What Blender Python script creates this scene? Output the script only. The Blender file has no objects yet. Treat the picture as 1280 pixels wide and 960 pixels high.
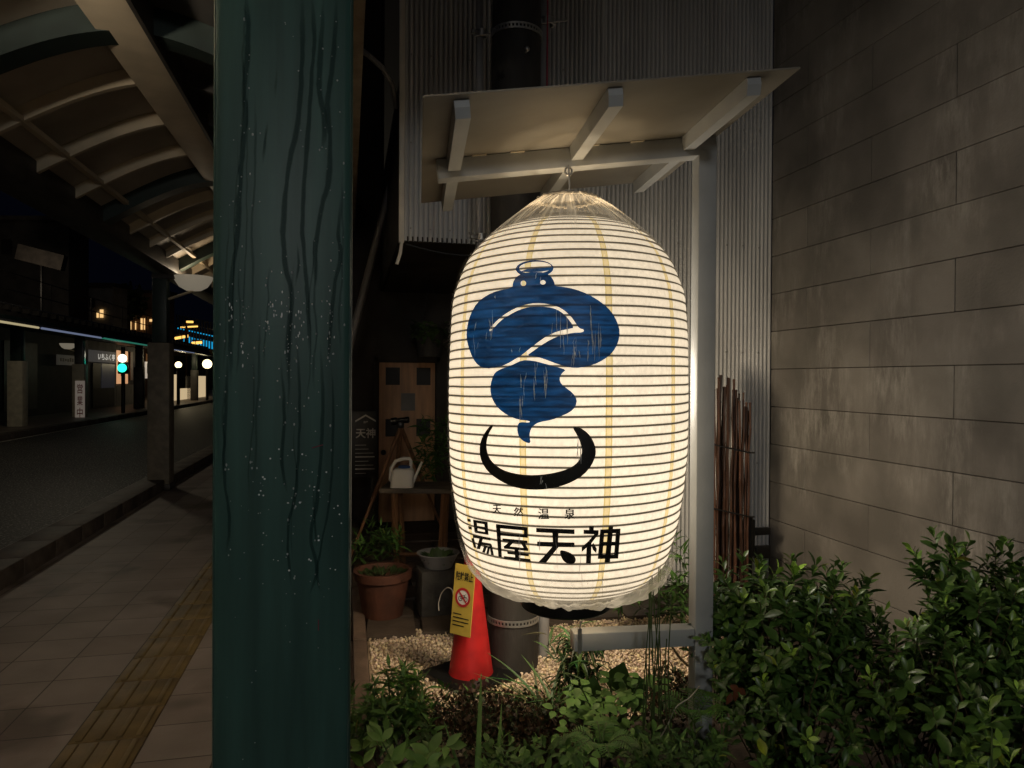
import bpy, bmesh, math, random
import numpy as np
from mathutils import Vector, Matrix, noise as mnoise
random.seed(7); np.random.seed(7)
R = math.radians
scn = bpy.context.scene
COL = scn.collection

# ------------------------------------------------------------------ camera
F = 887.0
cam_d = bpy.data.cameras.new('camera'); cam = bpy.data.objects.new('camera', cam_d); COL.objects.link(cam)
cam_d.sensor_width = 36.0; cam_d.lens = F / 1280 * 36.0; cam_d.clip_start = 0.05; cam_d.clip_end = 800
cam.location = (0, 0, 1.5)
cam.rotation_euler = (Matrix.Rotation(R(-13), 3, 'Z') @ Matrix.Rotation(R(90 - 0.42), 3, 'X') @ Matrix.Rotation(R(0.33), 3, 'Z')).to_euler()
scn.camera = cam
CR = cam.rotation_euler.to_matrix(); CO = Vector((0, 0, 1.5))
def ray(px, py): return CR @ Vector(((px - 640) / F, -(py - 480) / F, -1.0))
def at(px, py, d): return CO + ray(px, py) * d
def atX(px, py, X): r = ray(px, py); return CO + r * ((X - CO.x) / r.x)
def atY(px, py, Y): r = ray(px, py); return CO + r * ((Y - CO.y) / r.y)
def atZ(px, py, Z=0.0): r = ray(px, py); return CO + r * ((Z - CO.z) / r.z)

# ------------------------------------------------------------------ materials
def M(name, col, rough=.6, var=.2, scale=6, bump=0, bscale=60, metal=0, spec=.4, emit=None, estr=0, stretch=(1, 1, 1), col2=None, attr=False, alpha=None, trans=0, detail=4):
    m = bpy.data.materials.new(name); m.use_nodes = True
    nt = m.node_tree; N = nt.nodes; L = nt.links
    b = N['Principled BSDF']
    b.inputs['Roughness'].default_value = rough; b.inputs['Metallic'].default_value = metal
    b.inputs['Specular IOR Level'].default_value = spec
    tc = N.new('ShaderNodeTexCoord'); mp = N.new('ShaderNodeMapping'); mp.inputs['Scale'].default_value = stretch
    L.new(tc.outputs['Object'], mp.inputs[0])
    nz = N.new('ShaderNodeTexNoise'); nz.inputs['Scale'].default_value = scale; nz.inputs['Detail'].default_value = detail
    L.new(mp.outputs[0], nz.inputs[0])
    mx = N.new('ShaderNodeMix'); mx.data_type = 'RGBA'
    c2 = col2 or tuple(c * (1 - var) for c in col); c1 = col if col2 else tuple(min(1, c * (1 + var)) for c in col)
    mx.inputs[6].default_value = (*c1, 1); mx.inputs[7].default_value = (*c2, 1)
    rp = N.new('ShaderNodeMapRange'); rp.inputs[1].default_value = .35; rp.inputs[2].default_value = .65
    L.new(nz.outputs[0], rp.inputs[0]); L.new(rp.outputs[0], mx.inputs[0])
    out = mx.outputs[2]
    if attr:
        at_ = N.new('ShaderNodeAttribute'); at_.attribute_name = 'Col'
        mm = N.new('ShaderNodeMix'); mm.data_type = 'RGBA'; mm.blend_type = 'MULTIPLY'; mm.inputs[0].default_value = 1
        L.new(out, mm.inputs[6]); L.new(at_.outputs['Color'], mm.inputs[7]); out = mm.outputs[2]
    L.new(out, b.inputs['Base Color'])
    if bump:
        n2 = N.new('ShaderNodeTexNoise'); n2.inputs['Scale'].default_value = bscale; n2.inputs['Detail'].default_value = 5
        L.new(mp.outputs[0], n2.inputs[0]); bp = N.new('ShaderNodeBump'); bp.inputs['Strength'].default_value = bump; bp.inputs['Distance'].default_value = .01
        L.new(n2.outputs[0], bp.inputs['Height']); L.new(bp.outputs[0], b.inputs['Normal'])
    if emit:
        b.inputs['Emission Color'].default_value = (*emit, 1); b.inputs['Emission Strength'].default_value = estr
    if trans: b.inputs['Transmission Weight'].default_value = trans
    m['bsdf'] = 1
    return m
def nodes(m): return m.node_tree.nodes, m.node_tree.links, m.node_tree.nodes['Principled BSDF']

# ------------------------------------------------------------------ mesh helpers
WORLD = {}
def wl(o): return WORLD.get(o.name, Vector((0, 0, 0)))
def link(name, me, mat, parent=None, loc=None):
    o = bpy.data.objects.new(name, me); COL.objects.link(o)
    if mat: me.materials.append(mat)
    if parent: o.parent = parent; WORLD[o.name] = wl(parent)
    else:
        o.location = loc or (0, 0, 0); WORLD[o.name] = Vector(loc or (0, 0, 0))
    return o
def tag(o, label=None, cat=None, group=None, kind=None):
    if label: o['label'] = label
    if cat: o['category'] = cat
    if group: o['group'] = group
    if kind: o['kind'] = kind
    return o
def thing(name, label, cat, loc, group=None):
    o = bpy.data.objects.new(name, None); COL.objects.link(o); o.location = loc; o.empty_display_size = .1
    WORLD[o.name] = Vector(loc)
    return tag(o, label, cat, group)

class MB:
    def __init__(s): s.v = []; s.f = []
    def add(s, vs, fs):
        k = len(s.v); s.v += [tuple(v) for v in vs]; s.f += [tuple(i + k for i in f) for f in fs]; return s
    def box(s, c, size, rz=0, bev=0, rot=None, seg=2):
        bm = bmesh.new(); bmesh.ops.create_cube(bm, size=1)
        for v in bm.verts: v.co = Vector((v.co.x * size[0], v.co.y * size[1], v.co.z * size[2]))
        if bev: bmesh.ops.bevel(bm, geom=bm.edges[:], offset=bev, segments=seg, profile=.5, affect='EDGES')
        m = rot if rot is not None else Matrix.Rotation(rz, 3, 'Z')
        vs = [m @ v.co + Vector(c) for v in bm.verts]; bm.verts.index_update()
        fs = [[v.index for v in f.verts] for f in bm.faces]; bm.free()
        return s.add(vs, fs)
    def bx(s, x0, x1, y0, y1, z0, z1, bev=0): return s.box(((x0 + x1) / 2, (y0 + y1) / 2, (z0 + z1) / 2), (abs(x1 - x0), abs(y1 - y0), abs(z1 - z0)), 0, bev)
    def tube(s, path, rad, n=10, cap=True, closed=False):
        P = [Vector(p) for p in path]; k = len(P)
        rr = rad if hasattr(rad, '__len__') else [rad] * k
        vs = []; up = None
        for i in range(k):
            a = P[i - 1] if (i > 0 or closed) else P[i]; b = P[(i + 1) % k] if (i < k - 1 or closed) else P[i]
            t = (b - a).normalized()
            if up is None: up = Vector((0, 0, 1)) if abs(t.z) < .9 else Vector((1, 0, 0))
            u = (up - t * up.dot(t)).normalized(); w = t.cross(u); up = u
            for j in range(n):
                q = 2 * math.pi * j / n; vs.append(P[i] + (u * math.cos(q) + w * math.sin(q)) * rr[i])
        fs = []
        for i in range(k if closed else k - 1):
            i2 = (i + 1) % k
            for j in range(n): fs.append((i * n + j, i * n + (j + 1) % n, i2 * n + (j + 1) % n, i2 * n + j))
        if cap and not closed: fs.append(tuple(range(n))[::-1]); fs.append(tuple(range((k - 1) * n, k * n)))
        return s.add(vs, fs)
    def lathe(s, prof, c, n=32, cap=False):
        vs = []; fs = []; k = len(prof)
        for r, z in prof:
            for j in range(n): q = 2 * math.pi * j / n; vs.append((c[0] + r * math.cos(q), c[1] + r * math.sin(q), c[2] + z))
        for i in range(k - 1):
            for j in range(n): fs.append((i * n + j, i * n + (j + 1) % n, (i + 1) * n + (j + 1) % n, (i + 1) * n + j))
        if cap: fs.append(tuple(range(n))[::-1]); fs.append(tuple(range((k - 1) * n, k * n)))
        return s.add(vs, fs)
    def poly(s, pts): return s.add(pts, [tuple(range(len(pts)))])
    def quad(s, a, b, c, d): return s.add([a, b, c, d], [(0, 1, 2, 3)])
    def sphere(s, c, r, n=14, sq=(1, 1, 1), half=False):
        m = n // 2; pr = [(math.sin(math.pi * i / m) * 1, -math.cos(math.pi * i / m)) for i in range(m + 1)]
        vs = []; fs = []
        for a, z in pr:
            for j in range(n):
                q = 2 * math.pi * j / n; vs.append((c[0] + r * sq[0] * max(a, 1e-4) * math.cos(q), c[1] + r * sq[1] * max(a, 1e-4) * math.sin(q), c[2] + r * sq[2] * z))
        for i in range(m):
            for j in range(n): fs.append((i * n + j, i * n + (j + 1) % n, (i + 1) * n + (j + 1) % n, (i + 1) * n + j))
        return s.add(vs, fs)
    def build(s, name, mat, parent=None, loc=None, smooth=40):
        o_ = wl(parent) if parent else Vector(loc or (0, 0, 0))
        me = bpy.data.meshes.new(name); me.from_pydata([(v[0] - o_.x, v[1] - o_.y, v[2] - o_.z) for v in s.v], [], s.f)
        if smooth:
            me.polygons.foreach_set('use_smooth', [True] * len(me.polygons)); me.set_sharp_from_angle(angle=R(smooth))
        me.update()
        return link(name, me, mat, parent, loc)

def np_mesh(name, V, Fa, cols, mat, parent, smooth=True):
    """V (n,3) float, Fa (m,k) int, cols per vertex (n,3)"""
    o_ = np.array(wl(parent)) if parent else np.zeros(3)
    me = bpy.data.meshes.new(name); n, (m, k) = len(V), Fa.shape
    me.vertices.add(n); me.vertices.foreach_set('co', (V - o_).astype(np.float32).ravel())
    me.loops.add(m * k); me.loops.foreach_set('vertex_index', Fa.astype(np.int32).ravel())
    me.polygons.add(m); me.polygons.foreach_set('loop_start', np.arange(0, m * k, k, dtype=np.int32))
    me.polygons.foreach_set('use_smooth', np.full(m, smooth))
    me.update(calc_edges=True); me.validate()
    if cols is not None:
        a = me.color_attributes.new('Col', 'FLOAT_COLOR', 'POINT'); c4 = np.ones((n, 4), np.float32); c4[:, :3] = cols
        a.data.foreach_set('color', c4.ravel())
    return link(name, me, mat, parent)

# leaf templates: length along +Y, flat face +Z
def leaf_tmpl(ws, fold=.15, curl=.2, ts=None):
    n = len(ws); ts = ts or [i / (n - 1) for i in range(n)]
    V = []; Fc = []
    for t, w in zip(ts, ws):
        z = -curl * t * t
        V += [(-w / 2, t, z + fold * w), (0, t, z), (w / 2, t, z + fold * w)]
    for i in range(n - 1):
        a = 3 * i; Fc += [(a, a + 1, a + 4, a + 3), (a + 1, a + 2, a + 5, a + 4)]
    return np.array(V, float), np.array(Fc, int)
OBOV = leaf_tmpl([.04, .14, .27, .38, .40, .28, .02], .18, .18)
OVAL = leaf_tmpl([.03, .38, .62, .68, .56, .3, .02], .10, .22)
LANCE = leaf_tmpl([.03, .13, .19, .18, .13, .07, .01], .2, .3)
BLADE = leaf_tmpl([.03, .045, .05, .048, .04, .028, .005], .25, .7)
PINNA = leaf_tmpl([.08, .22, .24, .16, .02], .1, .12)
def bas(d, up):
    d = d.normalized(); s = d.cross(up)
    if s.length < 1e-4: s = d.cross(Vector((1, 0, 0)))
    s.normalize(); n = s.cross(d)
    return np.array([[s.x, d.x, n.x], [s.y, d.y, n.y], [s.z, d.z, n.z]])
class Leaves:
    def __init__(s): s.items = {}
    def add(s, tm, p, d, up, size, col, wid=1):
        B = bas(d, up) * size; B[:, 0] *= wid
        s.items.setdefault(id(tm), (tm, [], [], []))
        it = s.items[id(tm)]; it[1].append(B); it[2].append(tuple(p)); it[3].append(col)
    def build(s, name, mat, parent):
        Vs = []; Fs = []; Cs = []; k = 0
        for tm, B, P, C in s.items.values():
            tv, tf = tm; B = np.array(B); P = np.array(P); n = len(P)
            V = np.einsum('nij,vj->nvi', B, tv) + P[:, None, :]
            Vs.append(V.reshape(-1, 3)); Fs.append((tf[None] + (np.arange(n) * len(tv))[:, None, None]).reshape(-1, 4) + k)
            Cs.append(np.repeat(np.array(C), len(tv), 0)); k += n * len(tv)
        return np_mesh(name, np.concatenate(Vs), np.concatenate(Fs), np.concatenate(Cs), mat, parent)
def rv(a=1.0): return Vector((random.uniform(-a, a), random.uniform(-a, a), random.uniform(-a, a)))

def text_mesh(body, bold=0.0):
    cu = bpy.data.curves.new('txt', 'FONT'); cu.body = body; cu.offset = bold; cu.resolution_u = 3
    ob = bpy.data.objects.new('txt', cu); COL.objects.link(ob)
    me = bpy.data.meshes.new_from_object(ob.evaluated_get(bpy.context.evaluated_depsgraph_get()))
    v = [(q.co.x, q.co.y) for q in me.vertices]; f = [tuple(p.vertices) for p in me.polygons]
    bpy.data.objects.remove(ob); bpy.data.curves.remove(cu); bpy.data.meshes.remove(me)
    xs = [a for a, _ in v]; ys = [b for _, b in v]; x0, x1, y0, y1 = min(xs), max(xs), min(ys), max(ys)
    return [((a - x0) / (x1 - x0), (b - y0) / (y1 - y0)) for a, b in v], f      # unit box
def fill2d(polys):
    cu = bpy.data.curves.new('fl', 'CURVE'); cu.dimensions = '2D'; cu.fill_mode = 'FRONT'
    for p in polys:
        sp = cu.splines.new('POLY'); sp.points.add(len(p) - 1)
        for q, (x, y) in zip(sp.points, p): q.co = (x, y, 0, 1)
        sp.use_cyclic_u = True
    ob = bpy.data.objects.new('fl', cu); COL.objects.link(ob)
    me = bpy.data.meshes.new_from_object(ob.evaluated_get(bpy.context.evaluated_depsgraph_get()))
    bm = bmesh.new(); bm.from_mesh(me)
    bpy.data.objects.remove(ob); bpy.data.curves.remove(cu); bpy.data.meshes.remove(me)
    return bm
def smooth_poly(p, it=2):
    for _ in range(it):                                          # Chaikin
        q = []
        for i in range(len(p)):
            a, b = p[i], p[(i + 1) % len(p)]
            q += [(a[0] * .75 + b[0] * .25, a[1] * .75 + b[1] * .25), (a[0] * .25 + b[0] * .75, a[1] * .25 + b[1] * .75)]
        p = q
    return p

# ================================================================== MATERIALS
m_asph = M('wet_asphalt', (.016, .016, .016), .55, .35, 3, .6, 45, spec=.25)
m_pave = M('pavement_tile', (.265, .222, .198), .5, .16, 2.5, .15, 90)
m_kerb = M('kerb_stone', (.085, .068, .056), .6, .3, 8, .3, 60)
m_kerb2 = M('bed_kerb_stone', (.11, .075, .055), .5, .25, 8, .2, 60)
m_tact = M('tactile_yellow', (.15, .105, .042), .5, .3, 6, .1, 80)
m_soil = M('soil', (.035, .025, .018), .85, .4, 20, .8, 40)
m_pebble = M('pebble', (.58, .475, .36), .6, .12, 30, attr=True)
m_patio = M('patio_stone', (.065, .048, .036), .6, .35, 5, .3, 40)
m_green = M('green_paint', (.036, .086, .073), .42, .22, 26, .012, 260, spec=.24, stretch=(1, 1, .07))
m_green_d = M('dark_green_paint', (.022, .038, .034), .45, .2, 6)
m_wet = M('wet_streak_film', (.013, .042, .037), .55, .1, 8, spec=.12)
m_drop = M('water_drop', (.34, .38, .37), .05, .05, 8, spec=1.0)  # pale colour stands in for sparkle on clear drops
m_cream = M('cream_steel', (.50, .42, .30), .5, .14, 3, .05, 60)
m_panel = M('roof_panel', (.36, .32, .27), .55, .2, 1.6, .03, 60)
m_beamdark = M('dark_steel_and_shade', (.05, .045, .04), .5, .3, 4)
m_clad = M('post_cladding', (.20, .175, .135), .6, .2, 10, .1, 60)
m_steel = M('grey_painted_steel', (.46, .475, .475), .45, .10, 5, .04, 120)
m_plate = M('stand_roof_plate', (.255, .235, .195), .5, .16, 3, .05, 50)
m_corr = M('corrugated_sheet', (.66, .66, .65), .42, .15, 3, 0, stretch=(1, 1, .25))
m_trim = M('corner_trim', (.80, .76, .68), .45, .1, 5)
m_dark = M('dark_wall', (.045, .038, .032), .8, .3, 3)
m_black = M('black_lacquer', (.006, .006, .006), .3, .1, 8)
m_pole = M('concrete_pole', (.034, .031, .028), .7, .3, 7, .25, 60, stretch=(1, 1, .3))
m_band = M('zinc_band', (.45, .44, .42), .4, .15, 20, metal=.8)
m_pvc = M('grey_pvc', (.24, .235, .235), .4, .1, 6)
m_red = M('cone_red', (.36, .014, .014), .45, .32, 7, .05, 60)
m_yel = M('notice_yellow', (.55, .40, .07), .5, .1, 9)
m_white = M('white_paint', (.78, .76, .72), .4, .06, 6)
m_ink = M('ink_black', (.012, .011, .010), .5, .1, 6)
m_inkred = M('ink_red', (.45, .02, .03), .5, .1, 6)
m_terra = M('terracotta', (.070, .025, .014), .7, .25, 9, .15, 40)
m_wood = M('brown_wood', (.21, .105, .05), .55, .3, 5, .1, 40, stretch=(4, 4, .6))
m_wood2 = M('grey_wood', (.10, .08, .06), .7, .3, 5, .2, 40, stretch=(.6, 4, 4))
m_door = M('door_wood', (.50, .28, .15), .5, .2, 4, .06, 30, stretch=(4, 4, .5))
m_glassd = M('dark_pane', (.012, .010, .009), .5, .1, 4, spec=.3)
m_board = M('board_black', (.014, .013, .013), .5, .2, 4)
m_chalk = M('board_white', (.55, .53, .5), .6, .1, 6)
m_can = M('white_plastic', (.78, .73, .64), .4, .05, 6)
m_blue = M('blue_plastic', (.04, .09, .25), .4, .1, 6)
m_bamboo = M('bamboo_cane', (.062, .030, .019), .42, .35, 14, .1, 40, attr=True, stretch=(1, 1, .3))
m_wire = M('black_wire', (.01, .01, .01), .5, .1, 6)
m_rope = M('pale_string', (.5, .46, .38), .7, .1, 6)
m_concr = M('concrete_block', (.05, .046, .04), .8, .25, 12, .3, 50)
m_leaf = M('glossy_leaf', (.10, .18, .042), .34, .2, 12, attr=True, spec=.5)
m_leaf2 = M('soft_leaf', (.085, .15, .042), .5, .2, 12, attr=True)
m_leafr = M('brown_leaf', (.085, .048, .022), .6, .25, 14, attr=True)
m_stem = M('plant_stem', (.10, .075, .04), .7, .3, 12)
m_stemg = M('green_stem', (.07, .11, .035), .5, .2, 12)
m_farwall = M('far_wall', (.03, .027, .024), .7, .3, 2)
m_fargrey = M('far_grey_wall', (.22, .21, .20), .7, .25, 1.5)
m_farbrown = M('far_brown_wall', (.23, .14, .085), .7, .2, 1.2)
m_chrome = M('wet_metal', (.30, .30, .31), .25, .1, 4, metal=.7)
def glow(name, c, s): return M(name, tuple(min(1, x) * .6 for x in c), .5, .05, 4, emit=c, estr=s)
m_warmwin = glow('lit_window_warm', (1.0, .62, .25), 1.0)
m_shopwin = glow('lit_shop_interior', (1.0, .50, .24), .55)
m_globe = glow('lit_globe', (1.0, .84, .46), 3)
m_greenlit = glow('lit_signal_green', (.02, .85, .55), 2.2)
m_bluelit = glow('lit_led_blue', (.01, .32, .62), 1.0)
m_orangelit = glow('lit_lamp_orange', (1.0, .55, .12), 1.6)
m_redoff = M('signal_red_off', (.08, .01, .01), .3, .1, 4)
m_glintwarm = glow('gutter_glint_warm', (.95, .80, .45), .40)
m_glintcool = glow('gutter_glint_cool', (.40, .48, .75), .28)
m_glintgreen = glow('gutter_glint_green', (.08, .55, .38), .24)
m_hoard = glow('lit_hoarding', (.95, .72, .42), .55)
m_bowl = M('opal_bowl', (.72, .66, .55), .35, .05, 4, emit=(.9, .78, .58), estr=.16)

N, L, b = nodes(m_asph)                                              # pale flecks in the tar colour stand in for wet glints
tc = N.new('ShaderNodeTexCoord'); gn = N.new('ShaderNodeTexNoise'); gn.inputs['Scale'].default_value = 42; gn.inputs['Detail'].default_value = 2; L.new(tc.outputs['Object'], gn.inputs[0])
gr = N.new('ShaderNodeMapRange'); gr.inputs[1].default_value = .57; gr.inputs[2].default_value = .70; L.new(gn.outputs[0], gr.inputs[0])
gm = N.new('ShaderNodeMix'); gm.data_type = 'RGBA'; gm.inputs[7].default_value = (.62, .60, .56, 1); L.new(gr.outputs[0], gm.inputs[0]); L.new(b.inputs['Base Color'].links[0].from_socket, gm.inputs[6]); L.new(gm.outputs[2], b.inputs['Base Color'])
# wet sheen patches on the pavement, tile joints
N, L, b = nodes(m_pave)
tc = N.new('ShaderNodeTexCoord'); mp = N.new('ShaderNodeMapping'); mp.inputs['Location'].default_value = (1.11 / .3, 0, 0); mp.inputs['Scale'].default_value = (1 / .3, 1 / .3, 1 / .3)
L.new(tc.outputs['Object'], mp.inputs[0])
br = N.new('ShaderNodeTexBrick'); br.offset = 0; br.inputs['Scale'].default_value = 1; br.inputs['Brick Width'].default_value = 1; br.inputs['Row Height'].default_value = 1
br.inputs['Mortar Size'].default_value = .012; br.inputs['Mortar Smooth'].default_value = .3
br.inputs['Color1'].default_value = (1, 1, 1, 1); br.inputs['Color2'].default_value = (.80, .78, .76, 1); br.inputs['Mortar'].default_value = (.22, .2, .18, 1)
L.new(mp.outputs[0], br.inputs[0])
wn = N.new('ShaderNodeTexNoise'); wn.inputs['Scale'].default_value = 1.1; wn.inputs['Detail'].default_value = 3; L.new(tc.outputs['Object'], wn.inputs[0])
wr = N.new('ShaderNodeMapRange'); wr.inputs[1].default_value = .56; wr.inputs[2].default_value = .62; L.new(wn.outputs[0], wr.inputs[0])
wm = N.new('ShaderNodeMix'); wm.data_type = 'RGBA'; wm.inputs[6].default_value = (1, 1, 1, 1); wm.inputs[7].default_value = (.50, .46, .43, 1); L.new(wr.outputs[0], wm.inputs[0])
src = b.inputs['Base Color'].links[0].from_socket
m1 = N.new('ShaderNodeMix'); m1.data_type = 'RGBA'; m1.blend_type = 'MULTIPLY'; m1.inputs[0].default_value = 1; L.new(src, m1.inputs[6]); L.new(br.outputs['Color'], m1.inputs[7])
m2 = N.new('ShaderNodeMix'); m2.data_type = 'RGBA'; m2.blend_type = 'MULTIPLY'; m2.inputs[0].default_value = 1; L.new(m1.outputs[2], m2.inputs[6]); L.new(wm.outputs[2], m2.inputs[7])
L.new(m2.outputs[2], b.inputs['Base Color'])
rr_ = N.new('ShaderNodeMapRange'); rr_.inputs[3].default_value = .55; rr_.inputs[4].default_value = .52; L.new(wr.outputs[0], rr_.inputs[0]); L.new(rr_.outputs[0], b.inputs['Roughness'])
bpn = b.inputs['Normal'].links[0].from_node
bp2 = N.new('ShaderNodeBump'); bp2.inputs['Strength'].default_value = .8; bp2.inputs['Distance'].default_value = .006; bp2.invert = True
L.new(br.outputs['Fac'], bp2.inputs['Height']); L.new(bpn.outputs[0], bp2.inputs['Normal']); L.new(bp2.outputs[0], b.inputs['Normal'])

# wall panel material: stone-look ceramic with pale lime bloom
m_tile = M('stone_wall_panel', (.205, .188, .165), .55, .25, 2.2, .2, 70, attr=True, detail=7)
N, L, b = nodes(m_tile)
tc = N.new('ShaderNodeTexCoord')
def nz_(scale, st, det=5, rough=.6):
    mp = N.new('ShaderNodeMapping'); mp.inputs['Scale'].default_value = st; L.new(tc.outputs['Object'], mp.inputs[0])
    n = N.new('ShaderNodeTexNoise'); n.inputs['Scale'].default_value = scale; n.inputs['Detail'].default_value = det; n.inputs['Roughness'].default_value = rough; L.new(mp.outputs[0], n.inputs[0]); return n.outputs[0]
def rng(s, a, b_, c=0, d=1):
    r = N.new('ShaderNodeMapRange'); r.inputs[1].default_value = a; r.inputs[2].default_value = b_; r.inputs[3].default_value = c; r.inputs[4].default_value = d; L.new(s, r.inputs[0]); return r.outputs[0]
def mul(a, c):
    q = N.new('ShaderNodeMath'); q.operation = 'MULTIPLY'; L.new(a, q.inputs[0]); L.new(c, q.inputs[1]); return q.outputs[0]
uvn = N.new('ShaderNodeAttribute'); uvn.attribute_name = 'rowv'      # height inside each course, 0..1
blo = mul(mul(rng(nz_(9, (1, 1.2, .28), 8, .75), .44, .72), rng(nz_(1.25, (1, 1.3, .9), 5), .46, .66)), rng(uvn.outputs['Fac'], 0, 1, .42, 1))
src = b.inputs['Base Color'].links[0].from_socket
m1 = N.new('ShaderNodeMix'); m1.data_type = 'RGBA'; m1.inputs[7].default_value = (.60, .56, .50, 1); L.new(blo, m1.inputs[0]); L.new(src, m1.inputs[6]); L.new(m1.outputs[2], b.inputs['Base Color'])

# lantern paper
m_paper = bpy.data.materials.new('lantern_paper'); m_paper.use_nodes = True
N, L, b = nodes(m_paper)
b.inputs['Base Color'].default_value = (.75, .66, .5, 1); b.inputs['Roughness'].default_value = .7
uv = N.new('ShaderNodeUVMap'); uv.uv_map = 'UV'; sx = N.new('ShaderNodeSeparateXYZ'); L.new(uv.outputs[0], sx.inputs[0])
def math_(op, a, v=None, c=None):
    q = N.new('ShaderNodeMath'); q.operation = op
    (L.new(a, q.inputs[0]) if not isinstance(a, (int, float)) else setattr(q.inputs[0], 'default_value', a))
    if v is not None: (L.new(v, q.inputs[1]) if not isinstance(v, (int, float)) else setattr(q.inputs[1], 'default_value', v))
    if c is not None: q.inputs[2].default_value = c
    return q.outputs[0]
tc = N.new('ShaderNodeTexCoord')
seamd = math_('ABSOLUTE', math_('SUBTRACT', math_('FRACT', math_('ADD', math_('MULTIPLY', sx.outputs[0], 10.0), nz_(3.0, (1, 1, 1), 2) if False else 0.0)), .5))
seam = rng(seamd, .040, .030)
edge = mul(rng(math_('ABSOLUTE', math_('SUBTRACT', seamd, .034)), .009, .003), rng(seamd, 0, .001))
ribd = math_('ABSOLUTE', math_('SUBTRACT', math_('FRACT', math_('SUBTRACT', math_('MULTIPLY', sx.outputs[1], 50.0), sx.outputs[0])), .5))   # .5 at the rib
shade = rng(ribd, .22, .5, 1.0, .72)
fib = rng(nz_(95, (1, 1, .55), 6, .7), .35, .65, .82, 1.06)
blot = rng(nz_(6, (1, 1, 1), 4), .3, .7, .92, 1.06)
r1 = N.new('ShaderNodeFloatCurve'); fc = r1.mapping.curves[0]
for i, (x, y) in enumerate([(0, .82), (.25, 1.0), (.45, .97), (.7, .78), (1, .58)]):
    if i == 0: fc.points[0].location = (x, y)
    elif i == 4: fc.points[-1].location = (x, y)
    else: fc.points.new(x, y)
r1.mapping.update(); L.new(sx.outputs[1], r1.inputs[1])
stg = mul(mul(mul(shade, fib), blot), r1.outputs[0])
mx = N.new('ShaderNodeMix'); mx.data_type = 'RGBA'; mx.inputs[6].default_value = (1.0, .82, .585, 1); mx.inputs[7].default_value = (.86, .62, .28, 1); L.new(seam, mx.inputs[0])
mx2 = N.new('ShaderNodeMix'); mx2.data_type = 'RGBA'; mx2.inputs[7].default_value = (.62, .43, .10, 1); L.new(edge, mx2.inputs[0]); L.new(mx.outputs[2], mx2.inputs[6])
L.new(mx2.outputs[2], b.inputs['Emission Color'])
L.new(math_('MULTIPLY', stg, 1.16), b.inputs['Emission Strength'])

# emblem inks: lit faintly from behind
def backlit(name, col, em, s):
    m = M(name, col, .5, .2, 10)
    N, L, b = nodes(m); tc = N.new('ShaderNodeTexCoord')
    mp = N.new('ShaderNodeMapping'); mp.inputs['Scale'].default_value = (1, 1, 5); L.new(tc.outputs['Object'], mp.inputs[0])
    n = N.new('ShaderNodeTexNoise'); n.inputs['Scale'].default_value = 14; n.inputs['Detail'].default_value = 6; L.new(mp.outputs[0], n.inputs[0])
    r = N.new('ShaderNodeMapRange'); r.inputs[1].default_value = .38; r.inputs[2].default_value = .72; r.inputs[3].default_value = .45 * s; r.inputs[4].default_value = 1.7 * s; L.new(n.outputs[0], r.inputs[0])
    uv = N.new('ShaderNodeUVMap'); uv.uv_map = 'UV'; sx = N.new('ShaderNodeSeparateXYZ'); L.new(uv.outputs[0], sx.inputs[0])
    def op(o_, a, v):
        q = N.new('ShaderNodeMath'); q.operation = o_; L.new(a, q.inputs[0])
        if isinstance(v, (int, float)): q.inputs[1].default_value = v
        else: L.new(v, q.inputs[1])
        return q.outputs[0]
    rb = op('ABSOLUTE', op('SUBTRACT', op('FRACT', op('SUBTRACT', op('MULTIPLY', sx.outputs[1], 50.0), sx.outputs[0]), 0), .5), 0)
    rr = N.new('ShaderNodeMapRange'); rr.inputs[1].default_value = .34; rr.inputs[2].default_value = .45; rr.inputs[3].default_value = 1; rr.inputs[4].default_value = .38; L.new(rb, rr.inputs[0])
    b.inputs['Emission Color'].default_value = (*em, 1); L.new(op('MULTIPLY', r.outputs[0], rr.outputs[0]), b.inputs['Emission Strength']); return m
m_emblem = backlit('emblem_blue', (.01, .03, .09), (.006, .060, .168), .50)
m_letter = M('lettering_black', (.008, .007, .006), .55, .1, 10)
m_rib = M('bamboo_rib', (.19, .16, .115), .6, .2, 10, emit=(.11, .09, .06), estr=.5)  # faint emission stands in for lantern light bleeding through the bamboo

# plastic cover
m_bag = bpy.data.materials.new('clear_plastic'); m_bag.use_nodes = True
N, L, b = nodes(m_bag); out = N['Material Output']
b.inputs['Base Color'].default_value = (.8, .78, .74, 1); b.inputs['Roughness'].default_value = .18
tc = N.new('ShaderNodeTexCoord')
uv = N.new('ShaderNodeUVMap'); uv.uv_map = 'UV'; sx = N.new('ShaderNodeSeparateXYZ'); L.new(uv.outputs[0], sx.inputs[0])
def nuv(scale, st, det=3):
    mp = N.new('ShaderNodeMapping'); mp.inputs['Scale'].default_value = st; L.new(uv.outputs[0], mp.inputs[0])
    n = N.new('ShaderNodeTexNoise'); n.inputs['Scale'].default_value = scale; n.inputs['Detail'].default_value = det; L.new(mp.outputs[0], n.inputs[0]); return n.outputs[0]
st1 = rng(nuv(1, (90, 3, 1), 3), .48, .70)                # fine vertical creases
st2 = rng(nuv(1, (45, 22, 1), 5), .52, .72)              # crumple
wtop = rng(sx.outputs[1], .80, .93); wbot = rng(sx.outputs[1], .19, .07)
creas = rng(nuv(1, (150, 6, 1), 2), .71, .76, 0, .45)
fac = math_('ADD', math_('MULTIPLY', creas, 1.3), math_('ADD', mul(math_('ADD', math_('MULTIPLY', st1, .75), .20), wtop), mul(math_('ADD', math_('MULTIPLY', st2, .6), .45), wbot)))
fac = math_('MINIMUM', math_('ADD', fac, .015), .8)
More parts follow.
